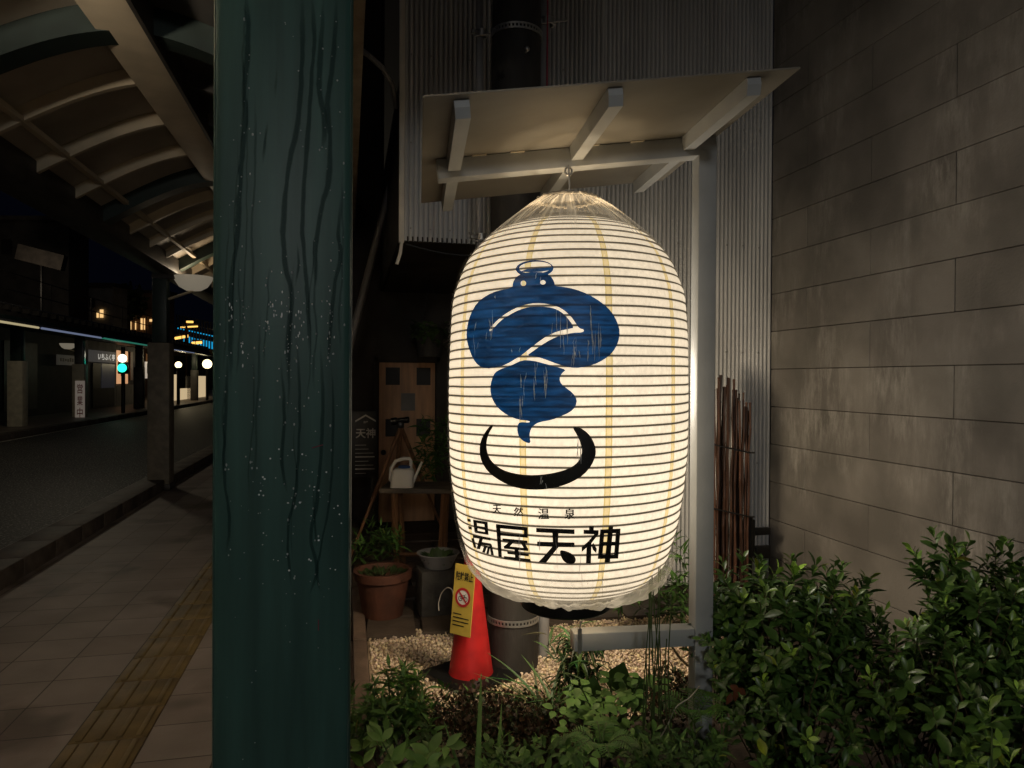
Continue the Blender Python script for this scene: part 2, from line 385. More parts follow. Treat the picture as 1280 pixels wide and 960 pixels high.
tr = N.new('ShaderNodeBsdfTransparent'); tl = N.new('ShaderNodeBsdfTranslucent'); tl.inputs[0].default_value = (.97, .95, .90, 1)
mxa = N.new('ShaderNodeMixShader'); mxa.inputs[0].default_value = .12; L.new(b.outputs[0], mxa.inputs[2]); L.new(tl.outputs[0], mxa.inputs[1])
mxb = N.new('ShaderNodeMixShader'); L.new(fac, mxb.inputs[0]); L.new(tr.outputs[0], mxb.inputs[1]); L.new(mxa.outputs[0], mxb.inputs[2]); L.new(mxb.outputs[0], out.inputs[0])

# ================================================================== GROUND
def struct(name, mb, m, smooth=0): return tag(mb.build(name, m, smooth=smooth), kind='structure')
def sheet(x0, x1, y0, y1, z): return MB().quad((x0, y0, z), (x1, y0, z), (x1, y1, z), (x0, y1, z))
struct('ground', sheet(-400, 400, -400, 400, -.02), m_soil)
struct('road', sheet(-7.75, -2.66, -40, 300, 0.0), m_asph)
struct('sidewalk', sheet(-2.36, .03, -10, 120, 0.0), m_pave)
k = MB()
y = -6.0
while y < 60: k.bx(-2.66, -2.36, y, y + .594, -.1, .14, .012); y += .6
struct('road_kerb', k, m_kerb, 40)
k = MB()
y = -4.0
while y < 9: k.bx(.032, .105, y, y + .994, -.1, .06, .01); y += 1.0
struct('bed_kerb', k, m_kerb2, 40)
t = MB()
for i in range(140):
    y0 = -1 + i * .3
    t.bx(-1.107 + .002, -.807 - .002, y0 + .002, y0 + .298, -.03, .006, .002)
    for j in range(4):
        x = -1.107 + .0375 + j * .075
        t.bx(x - .0125, x + .0125, y0 + .012, y0 + .288, .003, .0115, .004)
struct('tactile_paving', t, m_tact, 40)
k = MB()
for i in range(60): k.bx(-7.95, -7.75, 8 + i, 8.99 + i, -.1, .16, .015)
struct('far_kerb', k, m_kerb, 40)
k = MB().quad((-7.70, -40, .004), (-7.62, -40, .004), (-7.62, 120, .004), (-7.70, 120, .004)); k.quad((-2.92, -40, .004), (-2.8, -40, .004), (-2.8, 120, .004), (-2.92, 120, .004))
struct('road_line', k, M('road_paint', (.45, .43, .38), .5, .4, 12))
struct('far_sidewalk', sheet(-14, -7.95, -10, 120, .15), M('far_pavement', (.22, .18, .15), .5, .2, 3, .1, 60))
struct('garden_soil', sheet(.10, 3.0, .6, 4.7, .01), m_soil)
# patio beyond the gravel: irregular flags
p = MB()
for i in range(9):
    for j in range(8):
        cx, cy = .12 + .15 + i * .31 + random.uniform(-.02, .02), 4.24 + j * .33 + random.uniform(-.02, .02)
        q = [(cx + (.155 + random.uniform(-.02, -.005)) * math.copysign(1, math.cos(a)) + random.uniform(-.02, .02), cy + .15 * math.copysign(1, math.sin(a)) + random.uniform(-.02, .02)) for a in (R(225), R(315), R(45), R(135))]
        p.add([(x, y, .0) for x, y in q] + [(x, y, .035 + .004 * random.random()) for x, y in q], [(4, 5, 6, 7), (0, 1, 5, 4), (1, 2, 6, 5), (2, 3, 7, 6), (3, 0, 4, 7)])
struct('patio_paving', p, m_patio)
struct('alley_ground', sheet(-.2, 3.2, 4.1, 9.0, .012), m_soil)

# gravel: thousands of pebbles, one object
struct('gravel_bed', MB().add([(.11, 2.75, .014), (1.05, 2.75, .014), (2.72, 4.09, .014), (2.72, 4.2, .014), (.11, 4.2, .014)], [(0, 1, 2, 3, 4)]), M('gravel_grit', (.26, .19, .125), .8, .3, 40, .5, 60))
bm = bmesh.new(); bmesh.ops.create_icosphere(bm, subdivisions=1, radius=1); bm.verts.index_update()
iv = np.array([v.co[:] for v in bm.verts]); ifc = np.array([[v.index for v in f.verts] for f in bm.faces]); bm.free()
P = []
y = 2.35
while y < 4.18:
    x = .13
    while x < 2.7:
        if y > 2.75 + max(0, x - 1.05) * .8: P.append((x + random.uniform(-.009, .009), y + random.uniform(-.009, .009), .014 + .011 * random.random()))
        x += .0172
    y += .0172
P = np.array(P); n = len(P)
q = np.random.randn(n, 4); q /= np.linalg.norm(q, axis=1)[:, None]; w_, x_, y_, z_ = q.T
RM = np.stack([1 - 2 * (y_**2 + z_**2), 2 * (x_ * y_ - z_ * w_), 2 * (x_ * z_ + y_ * w_), 2 * (x_ * y_ + z_ * w_), 1 - 2 * (x_**2 + z_**2), 2 * (y_ * z_ - x_ * w_), 2 * (x_ * z_ - y_ * w_), 2 * (y_ * z_ + x_ * w_), 1 - 2 * (x_**2 + y_**2)], 1).reshape(n, 3, 3)
S = np.random.uniform(.0062, .0125, (n, 1)) * np.stack([np.ones(n), np.random.uniform(.6, .95, n), np.random.uniform(.45, .75, n)], 1)
tv = iv[None] * (1 + np.random.uniform(-.16, .16, (n, len(iv), 1)))
V = np.einsum('nij,nvj->nvi', RM, tv * S[:, None, :]) + P[:, None, :]
g = np.random.uniform(.6, 1.25, (n, 1)); C = np.concatenate([g, g * np.random.uniform(.9, 1.03, (n, 1)), g * np.random.uniform(.78, 1.02, (n, 1))], 1)
o = np_mesh('gravel', V.reshape(-1, 3), (ifc[None] + (np.arange(n) * len(iv))[:, None, None]).reshape(-1, 3), np.repeat(C, len(iv), 0), m_pebble, None)
tag(o, 'beige pebble gravel under the lantern', 'gravel', kind='stuff')

# ================================================================== RIGHT WALL (stone panels)
tw = thing('stone_panel_wall', 'tall wall of long grey brown stone panels with pale bloom', 'wall', (3.0, 2, 0))
bm = bmesh.new(); cl = bm.loops.layers.float_color.new('Col'); rvw = bm.verts.layers.float.new('rowv')
row_h, z0 = .272, 1.581 - 6 * .272
def panel(y0, y1, za, zb):
    g = random.uniform(.90, 1.06); h = .0021; dx = random.uniform(-.0012, .0012)
    vs = []
    for xx, ins in ((3.0 + dx, .002), (3.002 + dx, 0), (3.02, 0)):
        for (yy, zz, sy, sz) in ((y0, za, 1, 1), (y1, za, -1, 1), (y1, zb, -1, -1), (y0, zb, 1, -1)):
            v = bm.verts.new((xx - 3.0, yy + sy * (h + ins) - 2, zz + sz * (h + ins))); v[rvw] = 0 if zz == za else 1; vs.append(v)
    fs = [bm.faces.new((vs[3], vs[2], vs[1], vs[0]))]
    for k in (0, 4):
        for i in range(4): fs.append(bm.faces.new((vs[k + i], vs[k + (i + 1) % 4], vs[k + 4 + (i + 1) % 4], vs[k + 4 + i])))
    for f in fs:
        for l in f.loops: l[cl] = (g, g * random.uniform(.99, 1.01), g, 1)
for r in range(-1, 24):
    za = z0 + r * row_h; y0 = -4.18 + (0.6 if (r - 6) % 2 == 0 else 0) - .01   # joints at 4.22/3.02 or 3.64/2.44
    yy = y0
    while yy < 4.6:
        y1 = min(yy + 1.2, 4.615)
        if y1 - yy > .05: panel(yy, y1, za, za + row_h)
        yy += 1.2
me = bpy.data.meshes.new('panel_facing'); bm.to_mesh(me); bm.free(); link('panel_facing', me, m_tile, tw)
MB().bx(3.021, 3.3, -4.5, 4.615, -.3, 6.4).build('wall_core', m_dark, tw, smooth=0)

# ================================================================== CORRUGATED BUILDING
cb = thing('corrugated_building', 'building with grey corrugated metal cladding behind the lantern', 'building', (.31, 4.62, 0))
def corr(x0, x1, z0, z1, y=4.62):
    mb = MB(); pitch = .0318; prof = [(0, .024), (.07, -.008), (.14, -.0125), (.35, -.0145), (.56, -.0125), (.64, -.008), (.72, .024), (.86, .026)]
    pts = []; x = x0
    while x < x1:
        for u, d in prof:
            if x + u * pitch <= x1: pts.append((x + u * pitch, y + d))
        x += pitch
    vs = [(a, b_, z0) for a, b_ in pts] + [(a, b_, z1) for a, b_ in pts]; n = len(pts)
    mb.add(vs, [(i, i + 1, n + i + 1, n + i) for i in range(n - 1)]); return mb
corr(.345, 1.70, 2.385, 7.0).build('upper_cladding', m_corr, cb, smooth=50)
corr(1.70, 2.998, .05, 7.0, 4.619).build('full_height_cladding', m_corr, cb, smooth=50)
for zz in (2.46, 3.02, 3.58):
    for i in range(9):
        xx = .345 + .0318 * (4 * i + 1.35)
        if xx < 1.69: MB().sphere((xx, 4.6035, zz + random.uniform(-.006, .006)), .006, 8).build('screw', m_band, cb)
for zz in (.9, 1.7, 2.46, 3.3):
    for i in range(10):
        xx = 1.70 + .0318 * (4 * i + 1.35)
        if xx < 2.99: MB().sphere((xx, 4.6025, zz + random.uniform(-.006, .006)), .006, 8).build('screw', m_band, cb)
MB().bx(.312, .346, 4.596, 4.64, 2.37, 7.0, .004).build('corner_trim', m_trim, cb)
MB().bx(.314, .33, 4.64, 7.4, 2.39, 7.0).build('side_wall', m_farwall, cb, smooth=0)
MB().bx(.34, 1.72, 4.64, 7.4, 2.385, 2.42).build('soffit', m_dark, cb, smooth=0)
MB().bx(1.702, 1.76, 4.65, 7.4, 0, 2.38).build('alley_side_wall', m_dark, cb, smooth=0)
MB().tube([(.33, 4.60, 2.37), (.322, 4.60, 2.30), (.30, 4.60, 2.23)], .011).build('drain_stub', m_trim, cb)
pts = [(.36 + .75 * s, 4.60, 2.36 - .055 * math.sin(math.pi * s)) for s in [i / 12 for i in range(13)]]
MB().tube(pts, .006, 6).build('cable', m_wire, cb)
bw = thing('alley_back_wall', 'dark rendered wall closing the alley behind the wooden door', 'wall', (.8, 7.45, 0))
MB().bx(-.15, 3.2, 7.42, 7.6, 0, 6.5).build('wall_face', m_dark, bw, smooth=0)

# ---- things in the alley
YD = 7.38
a_, b_ = atY(474, 453, YD), atY(544, 453, YD)
dr = thing('wooden_door', 'light wooden door with small square panes at the alley end', 'door', (a_.x, YD, 0))
x0, x1, zt = a_.x, b_.x, a_.z; wd = x1 - x0
MB().bx(x0, x1, YD, YD + .036, .02, zt, .004).build('door_leaf', m_door, dr)
for (c, r_) in ((0, 0), (2, 0), (1, 1), (0, 2), (2, 2)):
    cx = x0 + wd * (.24 + .275 * c); cz = zt - .14 - .265 * r_
    MB().bx(cx - .072, cx + .072, YD - .004, YD + .002, cz - .09, cz + .09).build('pane', m_glassd if (c, r_) != (1, 1) else m_fargrey, dr, smooth=0)
MB().sphere((x0 + .045, YD - .03, zt - .92), .028).build('knob', m_black, dr)
MB().bx(x1 + .01, x1 + .05, YD - .02, YD + .03, .0, zt + .05).bx(x0 - .05, x0 - .01, YD - .02, YD + .03, 0, zt + .05).bx(x0 - .05, x1 + .05, YD - .02, YD + .03, zt + .012, zt + .06).build('door_frame', m_dark, dr, smooth=0)

YS = 6.1
a_, b_ = atY(441, 514, YS), atY(471, 596, YS)
sx0, sx1, sz1, sz0 = b_.x - .30, b_.x, a_.z, b_.z
sb = thing('standing_signboard', 'black standing signboard with white roof mark and lettering', 'signboard', (sx0, YS, 0))
MB().bx(sx0, sx1, YS, YS + .03, sz0, sz1, .004).build('board', m_board, sb)
for xx in (sx0 + .04, sx1 - .04): MB().bx(xx - .012, xx + .012, YS + .005, YS + .025, .01, sz0).build('leg', m_board, sb, smooth=0)
def flat_text(body, x0, x1, z0, z1, y, bold=0):
    v, f = text_mesh(body, bold); return MB().add([(x0 + a * (x1 - x0), y, z0 + b * (z1 - z0)) for a, b in v], f)
cxs = atY(457, 540, YS).x
mk = MB(); zr = atY(457, 518, YS).z
mk.add([(cxs - .085, YS - .003, zr - .05), (cxs, YS - .003, zr), (cxs + .085, YS - .003, zr - .05), (cxs + .085, YS - .003, zr - .065), (cxs, YS - .003, zr - .015), (cxs - .085, YS - .003, zr - .065)], [(0, 1, 4, 5), (1, 2, 3, 4)])
mk.build('roof_mark', m_chalk, sb, smooth=0)
tx = flat_text('天神', cxs - .082, cxs + .082, zr - .20, zr - .115, YS - .003, .02)
v, f = text_mesh('湯屋', .01); tx.add([(cxs - .02 + a * .04, YS - .003, zr - .075 + b * .02) for a, b in v], f)
for i, w in enumerate((.09, .11, .15, .16, .11, .15, .16, .09)):
    zz = zr - .26 - i * .034; tx.bx(cxs - .085, cxs - .085 + w, YS - .0045, YS - .002, zz, zz + (.009 if i in (3, 6) else .004))
tx.build('lettering', m_chalk, sb, smooth=0)

# telescope on a wooden tripod
DT = 5.55
ap = at(501, 533, DT); tl_ = thing('tripod_telescope', 'small black telescope on a tall wooden tripod', 'telescope', (ap.x, ap.y, 0))
for (px, py, dd) in ((452, 660, 5.3), (487, 700, 5.9), (528, 600, 5.9)):
    q = at(px, py, dd); e = ap + (q - ap) * ((ap.z - .02) / max(.05, ap.z - q.z)); mid = ap.lerp(e, .5)
    MB().tube([ap, mid], [.016, .017], 8).tube([mid, e], [.012, .009], 8).build('leg', m_wood, tl_)
MB().box(ap + Vector((0, 0, .01)), (.05, .05, .05), 0, .01).build('tripod_head', m_black, tl_)
hd = ap + Vector((0, 0, .045)); dv = Vector((.9, -.25, .12)).normalized()
MB().tube([hd - dv * .075, hd - dv * .03, hd - dv * .028, hd + dv * .06], [.03, .03, .022, .026], 12).build('tube_body', m_black, tl_)
MB().tube([hd + dv * .062, hd + dv * .066], [.022, .022], 12).build('lens', m_glassd, tl_)

# potting table with watering can
DTb = 5.0
tl0, tr0 = at(474, 611, DTb), at(572, 611, DTb); zt = tl0.z
tb = thing('potting_table', 'rough grey plank table with brown legs under the watering can', 'table', (tl0.x, tl0.y, 0))
ux = (tr0 - tl0).normalized(); uy = Vector((-ux.y, ux.x, 0)); Lt = (tr0 - tl0).length; rzt = math.atan2(ux.y, ux.x)
for k_ in range(3): MB().box(tl0 + ux * (Lt / 2) + uy * (.06 + .125 * k_) + Vector((0, 0, -.018)), (Lt, .118, .034), rzt, .004).build('plank', m_wood2, tb)
for s_ in (.1, Lt - .1):
    for d_ in (.03, .30):
        c = tl0 + ux * s_ + uy * d_; MB().tube([(c.x, c.y, zt - .036), (c.x + .03 * (1 if s_ < .3 else -1), c.y, .01)], .02, 4).build('leg', m_wood, tb)
c0, c1 = tl0 + ux * .12 + uy * .03, tl0 + ux * (Lt - .12) + uy * .03
MB().tube([(c0.x, c0.y, .25), (c1.x, c1.y, .25)], .014, 4).build('rail', m_wood, tb)

wc_c = at(503, 606, 5.02); zb = zt + .001; s = 5.02 / F
wc = thing('watering_can', 'white plastic watering can standing on the potting table', 'watering can', (wc_c.x, wc_c.y, zb))
mb = MB(); n = 20
prof = [(.50, 0), (.54, .01), (.53, .5), (.50, .78), (.40, .88), (.28, .9)]
vs = []
for (r, z) in prof:
    for j in range(n):
        q = 2 * math.pi * j / n; ca, sa = math.cos(q), math.sin(q); e = 2 / 5
        xx = math.copysign(abs(ca) ** e, ca) * r * 27 * s; yy = math.copysign(abs(sa) ** e, sa) * r * 20 * s
        vs.append(wc_c + ux * (xx - 2 * s + z * 2 * s) + uy * (yy + .06) + Vector((0, 0, zb - wc_c.z + z * 27 * s)))
fs = [(i * n + j, i * n + (j + 1) % n, (i + 1) * n + (j + 1) % n, (i + 1) * n + j) for i in range(len(prof) - 1) for j in range(n)]
fs += [tuple(range(n))[::-1]]
mb.add(vs, fs).build('can_body', m_can, wc)
top = wc_c + uy * .06; top.z = zb
def wp(dx, dz): return top + ux * (dx * s) + Vector((0, 0, dz * s))
MB().tube([wp(-13, 3), wp(-17, 10), wp(-16, 24), wp(-10, 33), wp(0, 36), wp(7, 36), wp(9, 33), wp(9, 22)], [.011, .013, .013, .013, .014, .013, .012, .011], 10).build('handle', m_can, wc)
MB().tube([wp(11, 5), wp(16, 16), wp(23, 32)], [.014, .010, .008], 10).build('spout', m_can, wc)
q_ = wp(1, 24.6); MB().lathe([(.0, .0), (.045, .0), (.045, .012), (.03, .016), (0, .016)], q_, 20).build('filler_cap', m_blue, wc)

# terracotta pot with grasses
cpt = atZ(480, 779, .03); rp_ = 33 / F * (cpt - CO).length
cpt = Vector((cpt.x, cpt.y + rp_ * .85, .036)); hp = .28
fp = thing('flower_pot', 'terracotta flower pot with dark foliage on the patio', 'flower pot', cpt)
MB().lathe([(.001, 0), (rp_ * .72, 0), (rp_ * .95, hp * .82), (rp_ * 1.04, hp * .82), (rp_ * 1.06, hp), (rp_ * .93, hp), (rp_ * .9, hp * .86), (.001, hp * .86)], cpt, 36).build('pot_body', m_terra, fp)
lf = Leaves()
for i in range(260):
    q = random.uniform(0, 6.28); r = rp_ * .85 * math.sqrt(random.random()); p0 = cpt + Vector((r * math.cos(q), r * math.sin(q), hp * .86))
    lf.add(LANCE, p0, Vector((math.cos(q) * .7, math.sin(q) * .7, random.uniform(.4, 1.2))) + rv(.3), Vector((0, 0, 1)), random.uniform(.03, .06), (random.uniform(.2, .45),) * 3)
lf.build('foliage', m_leaf2, fp)

# concrete block with an enamel basin on it
cbk = atZ(546, 772, .03); cbk.y += .1
bl = thing('concrete_block', 'weathered grey concrete block under the enamel basin', 'concrete block', (cbk.x, cbk.y, .036))
MB().box((cbk.x, cbk.y, .036 + .14), (.21, .2, .28), .1, .012).build('block_body', m_concr, bl)
bs = (cbk.x + .02, cbk.y, .3165)
bn = thing('enamel_basin', 'white enamel basin holding a small plant on a concrete block', 'basin', bs)
MB().lathe([(.001, 0), (.085, 0), (.125, .085), (.135, .088), (.134, .093), (.12, .09), (.08, .012), (.001, .012)], bs, 32).build('basin_body', m_pvc, bn)
lf = Leaves()
for i in range(110):
    q = random.uniform(0, 6.28); lf.add(OVAL, Vector(bs) + Vector((.05 * math.cos(q), .05 * math.sin(q), .03)), Vector((math.cos(q), math.sin(q), random.uniform(.5, 2))) + rv(.3), Vector((0, 0, 1)), random.uniform(.04, .09), (random.uniform(.4, .8),) * 3)
lf.build('foliage', m_leaf2, bn)

# hanging planter in the dark
hpz = at(537, 425, 6.4)
hg = thing('hanging_planter', 'grey hanging planter with trailing leaves below the soffit', 'planter', (hpz.x, hpz.y, hpz.z - .15))
MB().lathe([(.001, 0), (.10, 0), (.14, .28), (.15, .28), (.15, .30), (.13, .30), (.13, .25), (.001, .25)], (hpz.x, hpz.y, hpz.z - .15), 24).build('bucket', m_concr, hg)
for q in (0, 2.1, 4.2): MB().tube([(hpz.x + .14 * math.cos(q), hpz.y + .14 * math.sin(q), hpz.z + .14), (hpz.x, hpz.y, 2.384)], .003, 5).build('hanger', m_wire, hg)
lf = Leaves()
for i in range(150):
    q = random.uniform(0, 6.28); lf.add(OVAL, Vector((hpz.x + .13 * math.cos(q), hpz.y + .13 * math.sin(q), hpz.z + .14 - abs(random.gauss(0, .08)))), Vector((math.cos(q), math.sin(q), random.uniform(-1, 1))), Vector((0, 0, 1)), random.uniform(.04, .08), (random.uniform(.4, .8),) * 3)
lf.build('foliage', m_leaf2, hg)

# slanting grey guards of the guy wires
gb = [(497, 195, 443, 408, 6.0, .028), (488, 240, 437, 440, 6.2, .022)]
for i, (xa, ya, xb, yb, d, r) in enumerate(gb):
    A, B = at(xa, ya, d), at(xb, yb, d); dirv = (B - A); e = A + dirv * ((A.z - .02) / -dirv.z); top = A - dirv * .5
    g_ = thing('guy_wire_guard', ('thicker grey slanting guy wire guard beside the corrugated wall', 'thinner grey slanting guy wire guard behind the green post')[i], 'guy wire', (e.x, e.y, 0), 'guy wire guards')
    MB().tube([A, e], r, 10).build('guard_tube', m_pvc, g_); MB().tube([top, A], .006, 6).build('wire', m_wire, g_)
# conduit and lattice hint behind green post, high up
cd = thing('wall_conduit', 'curved grey cable conduit high beside the green post', 'conduit', at(452, 63, 4.4))
MB().tube([at(452, 63, 4.4), at(462, 70, 4.4), at(478, 85, 4.5), at(490, 105, 4.6), at(496, 135, 4.7)], .018, 8).build('conduit_pipe', m_pvc, cd)

# ================================================================== UTILITY POLE
pb = atZ(641, 843, .02); dp = Vector((pb.x, pb.y, 0)).normalized(); rp_ = .128
pc = Vector((pb.x + dp.x * rp_, pb.y + dp.y * rp_, 0))
up = thing('utility_pole', 'dark round concrete utility pole numbered 36 behind the lantern', 'utility pole', pc)
MB().lathe([(rp_ * 1.02, 0), (rp_, 2), (rp_ * .97, 4), (rp_ * .94, 7.5)], pc, 40).build('pole_shaft', m_pole, up)
def zat(py, d): return 1.5 + (474 - py) / F * d
for zz in (zat(777, 3.6), zat(40, 3.6)):
    rb = rp_ * 1.0 + .004; mb = MB().lathe([(rb - .003, -.016), (rb + .002, -.016), (rb + .002, -.007), (rb - .003, -.007)], (pc.x, pc.y, zz), 48).lathe([(rb - .003, .007), (rb + .002, .007), (rb + .002, .016), (rb - .003, .016)], (pc.x, pc.y, zz), 48)
    for j in range(44):
        q = 2 * math.pi * j / 44; mb.box((pc.x + rb * math.cos(q), pc.y + rb * math.sin(q), zz), (.004, .0085, .014), q)
    mb.build('steel_band', m_band, up)
pg = at(648, 84, 3.62)
MB().tube([pg, pg + Vector((.02, -.10, .05))], .007, 8).sphere(pg + Vector((.02, -.10, .05)), .014, 10).build('step_bolt', m_band, up)
pk = at(641, 822, 3.58); MB().sphere(pk + Vector((0, 0, 0)), .008, 8).tube([pk, pk - dp * .03 * -1], .004, 6).build('pin', m_band, up)
v, f = text_mesh('36', .02)
mb = MB()
for a, b_ in v: pass
qc = math.atan2(-dp.y, -dp.x) - R(38)
vv = []
for a, b_ in v:
    q = qc + (a - .5) * .42; vv.append((pc.x + (rp_ + .0015) * math.cos(q), pc.y + (rp_ + .0015) * math.sin(q), zat(104, 3.65) + (b_ - .5) * .042))
mb.add(vv, f).build('pole_number', m_ink, up, smooth=0)
for i, (px, r, d, lab) in enumerate(((600, .020, 3.75, 'thin grey conduit left of the utility pole with a clamp'), (681, .030, 3.8, 'thicker grey conduit right of the utility pole down to the gravel'))):
    b0 = at(px, 600, d); cp = thing('conduit_pipe', lab, 'conduit', (b0.x, b0.y, 0), 'conduits on the utility pole')
    ts_ = at(px - 5, 60, d)
    MB().tube([(b0.x, b0.y, 0), (ts_.x, ts_.y, 7)], r, 14).build('pipe', m_pvc, cp)
    for zz in ((zat(45, d), zat(298, d)) if i == 0 else (zat(30, d),)):
        MB().lathe([(r, -.018), (r + .007, -.018), (r + .007, .018), (r, .018)], (b0.x, b0.y, zz), 16).box((b0.x - r - .02, b0.y - .01, zz), (.045, .02, .02), .3, .003).tube([(b0.x - r - .03, b0.y - .03, zz - .03), (b0.x + .1, b0.y - .02, zz + .01)], .004, 6).build('clamp', m_band, cp)
    if i == 1: MB().tube([(b0.x - .012, b0.y - r - .006, zat(240, d)), (b0.x - .006, b0.y - r - .006, 7)], .004, 6).build('red_cable', M('red_cable', (.35, .03, .06), .5, .1, 5), cp)

# ================================================================== LANTERN STAND (frame)
YAW = R(-13 + 7.5); TILT = R(-7.6)
def camw(cx, d, z): return Vector((cx * math.cos(R(13)) + d * math.sin(R(13)), -cx * math.sin(R(13)) + d * math.cos(R(13)), 1.5 + z))
PC = camw(.2064, 2.45, .7918)
RZ = Matrix.Rotation(YAW, 3, 'Z'); RP = RZ @ Matrix.Rotation(TILT, 3, 'Y')
def pl(x, y, z): return PC + RP @ Vector((x, y, z))
POSTX = .472
pb_ = PC + RZ @ Vector((POSTX, 0, 0))
ls = thing('lantern_stand', 'grey painted steel post and arms with a sloping roof plate over the lantern', 'stand', (pb_.x, pb_.y, 0))
MB().box(pl(0, 0, .0025), (1.042, 1.117, .005), rot=RP, bev=.001).build('roof_plate', m_plate, ls)
zp = pl(POSTX, 0, 0).z
MB().box((pb_.x, pb_.y, (zp - .052 - .2) / 2), (.066, .066, zp - .052 + .2), YAW, .004).build('post', m_steel, ls)
MB().box(pl((-.475 + POSTX + .033) / 2, 0, -.035), (POSTX + .033 + .475, .064, .066), rot=RP, bev=.003).build('beam', m_steel, ls)
for jx in (-.42, 0, .40):
    for (ya, yb) in ((-.525, -.033), (.033, .535)):
        mb = MB(); w = .0205
        zb_, zf = -.047, -.047
        vs = [pl(jx + sx_ * w, yy, zz) for sx_ in (-1, 1) for (yy, zz) in ((ya, -.001), (yb, -.001), (yb, zb_), (ya + (.014 if ya < 0 else 0), zb_), (ya, zb_ + .026 if ya < 0 else zb_))]
        mb.add(vs, [(0, 1, 2, 3, 4), (9, 8, 7, 6, 5), (0, 5, 6, 1), (1, 6, 7, 2), (2, 7, 8, 3), (3, 8, 9, 4), (4, 9, 5, 0)]).build('joist', m_steel, ls, smooth=0)
m_weld = M('weld', (.6, .52, .38), .5, .1, 9)
for (xx, yy) in ((-.2, -.034), (-.33, -.034), (.06, -.034), (.22, -.034)): MB().box(pl(xx, yy, -.002), (.05, .008, .005), rot=RP, bev=.002).build('weld_bead', m_weld, ls)
# lower bar
lbz = .598; A = pb_ + RZ @ Vector((-.466, 0, 0)); B = pb_ + RZ @ Vector((-.034, 0, 0)); c = (A + B) / 2
MB().box((c.x, c.y, lbz), ((B - A).length, .064, .062), YAW, .004).build('lower_arm', m_steel, ls)
A2 = pb_ + RZ @ Vector((-.446, -.034, 0)); MB().box((A2.x, A2.y, lbz + .006), (.014, .003, .086), YAW).tube([(A2.x, A2.y, lbz + .045), (A2.x + .004, A2.y, lbz + .075), (A2.x, A2.y + .03, lbz + .082)], .003, 6).build('tie_bracket', m_band, ls)

# ================================================================== PAPER LANTERN
LC = camw((709 - 640) / F * 2.4, 2.4, 0); LC.z = 0
PROF = [(.150, .800), (.20, .808), (.25, .826), (.296, .862), (.330, .908), (.346, .956), (.360, 1.002), (.370, 1.051), (.381, 1.118), (.388, 1.170), (.396, 1.294), (.397, 1.457), (.394, 1.62), (.385, 1.76), (.371, 1.81), (.355, 1.853), (.336, 1.892), (.307, 1.931), (.265, 1.972), (.215, 2.000), (.163, 2.020)]
def catmull(P, n=8):
    out = []
    for i in range(len(P) - 1):
        p0, p1, p2, p3 = P[max(i - 1, 0)], P[i], P[i + 1], P[min(i + 2, len(P) - 1)]
        for k in range(n):
            t = k / n; out.append(tuple(.5 * ((2 * b) + (-a + c) * t + (2 * a - 5 * b + 4 * c - d) * t * t + (-a + 3 * b - 3 * c + d) * t**3) for a, b, c, d in zip(p0, p1, p2, p3)))
    out.append(P[-1]); return out
CP = np.array(catmull(PROF)); seg = np.linalg.norm(np.diff(CP, axis=0), axis=1); ARC = np.concatenate([[0], np.cumsum(seg)]); ARC /= ARC[-1]
def prof_v(v): return float(np.interp(v, ARC, CP[:, 0])), float(np.interp(v, ARC, CP[:, 1]))
zs_ = CP[:, 1]
def r_of_z(z): return float(np.interp(z, zs_, CP[:, 0]))
TURNS = 50
ln = thing('paper_lantern', 'large glowing white paper lantern with blue emblem and black characters', 'lantern', (LC.x, LC.y, .73))
nv, nu = TURNS * 4, 160
V = []; UV = []
for i in range(nv + 1):
    v = i / nv
    for j in range(nu + 1):
        u = j / nu; q = 2 * math.pi * u
        r, z = prof_v(v); ph = (v * TURNS - u) % 1.0
        r += .0022 * math.sin(math.pi * ph) - .0012 + .0018 * mnoise.noise(Vector((math.cos(q) * 3, math.sin(q) * 3, z * 9)))
        V.append((LC.x + r * math.cos(q), LC.y + r * math.sin(q), z)); UV.append((u, v))
fs = [(i * (nu + 1) + j, i * (nu + 1) + j + 1, (i + 1) * (nu + 1) + j + 1, (i + 1) * (nu + 1) + j) for i in range(nv) for j in range(nu)]
def uv_mesh(name, V, fs, UV, mat, parent):
    o_ = wl(parent); me = bpy.data.meshes.new(name); me.from_pydata([(a - o_.x, b - o_.y, c - o_.z) for a, b, c in V], [], fs)
    ul = me.uv_layers.new(name='UV'); idx = np.empty(len(me.loops), np.int32); me.loops.foreach_get('vertex_index', idx)
    ul.data.foreach_set('uv', np.array(UV, np.float32)[idx].ravel()); me.polygons.foreach_set('use_smooth', [True] * len(me.polygons)); me.update()
    return link(name, me, mat, parent)
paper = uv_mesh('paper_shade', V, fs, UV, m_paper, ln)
# the bamboo rib, one spiral
path = []
for i in range(TURNS * 72 + 1):
    t_ = i / 72; u = t_ % 1.0; v = min(1, (t_) / TURNS); q = 2 * math.pi * t_
    if v <= 1:
        r, z = prof_v(v); path.append((LC.x + (r - .0002) * math.cos(q), LC.y + (r - .0002) * math.sin(q), z + .0018 * mnoise.noise(Vector((math.cos(q) * 2.5, math.sin(q) * 2.5, int(t_) * 3.1)))))
MB().tube(path, .0033, 6).build('rib', m_rib, ln)
MB().lathe([(.145, .732), (.152, .738), (.152, .80), (.145, .80), (.132, .80), (.132, .732), (.145, .732)], (LC.x, LC.y, 0), 56).build('base_ring', m_black, ln)
MB().lathe([(.156, 2.012), (.166, 2.012), (.166, 2.026), (.156, 2.026), (.156, 2.012)], (LC.x, LC.y, 0), 56).build('top_ring', m_rib, ln)
zbm = pl(-.02, 0, -.068).z
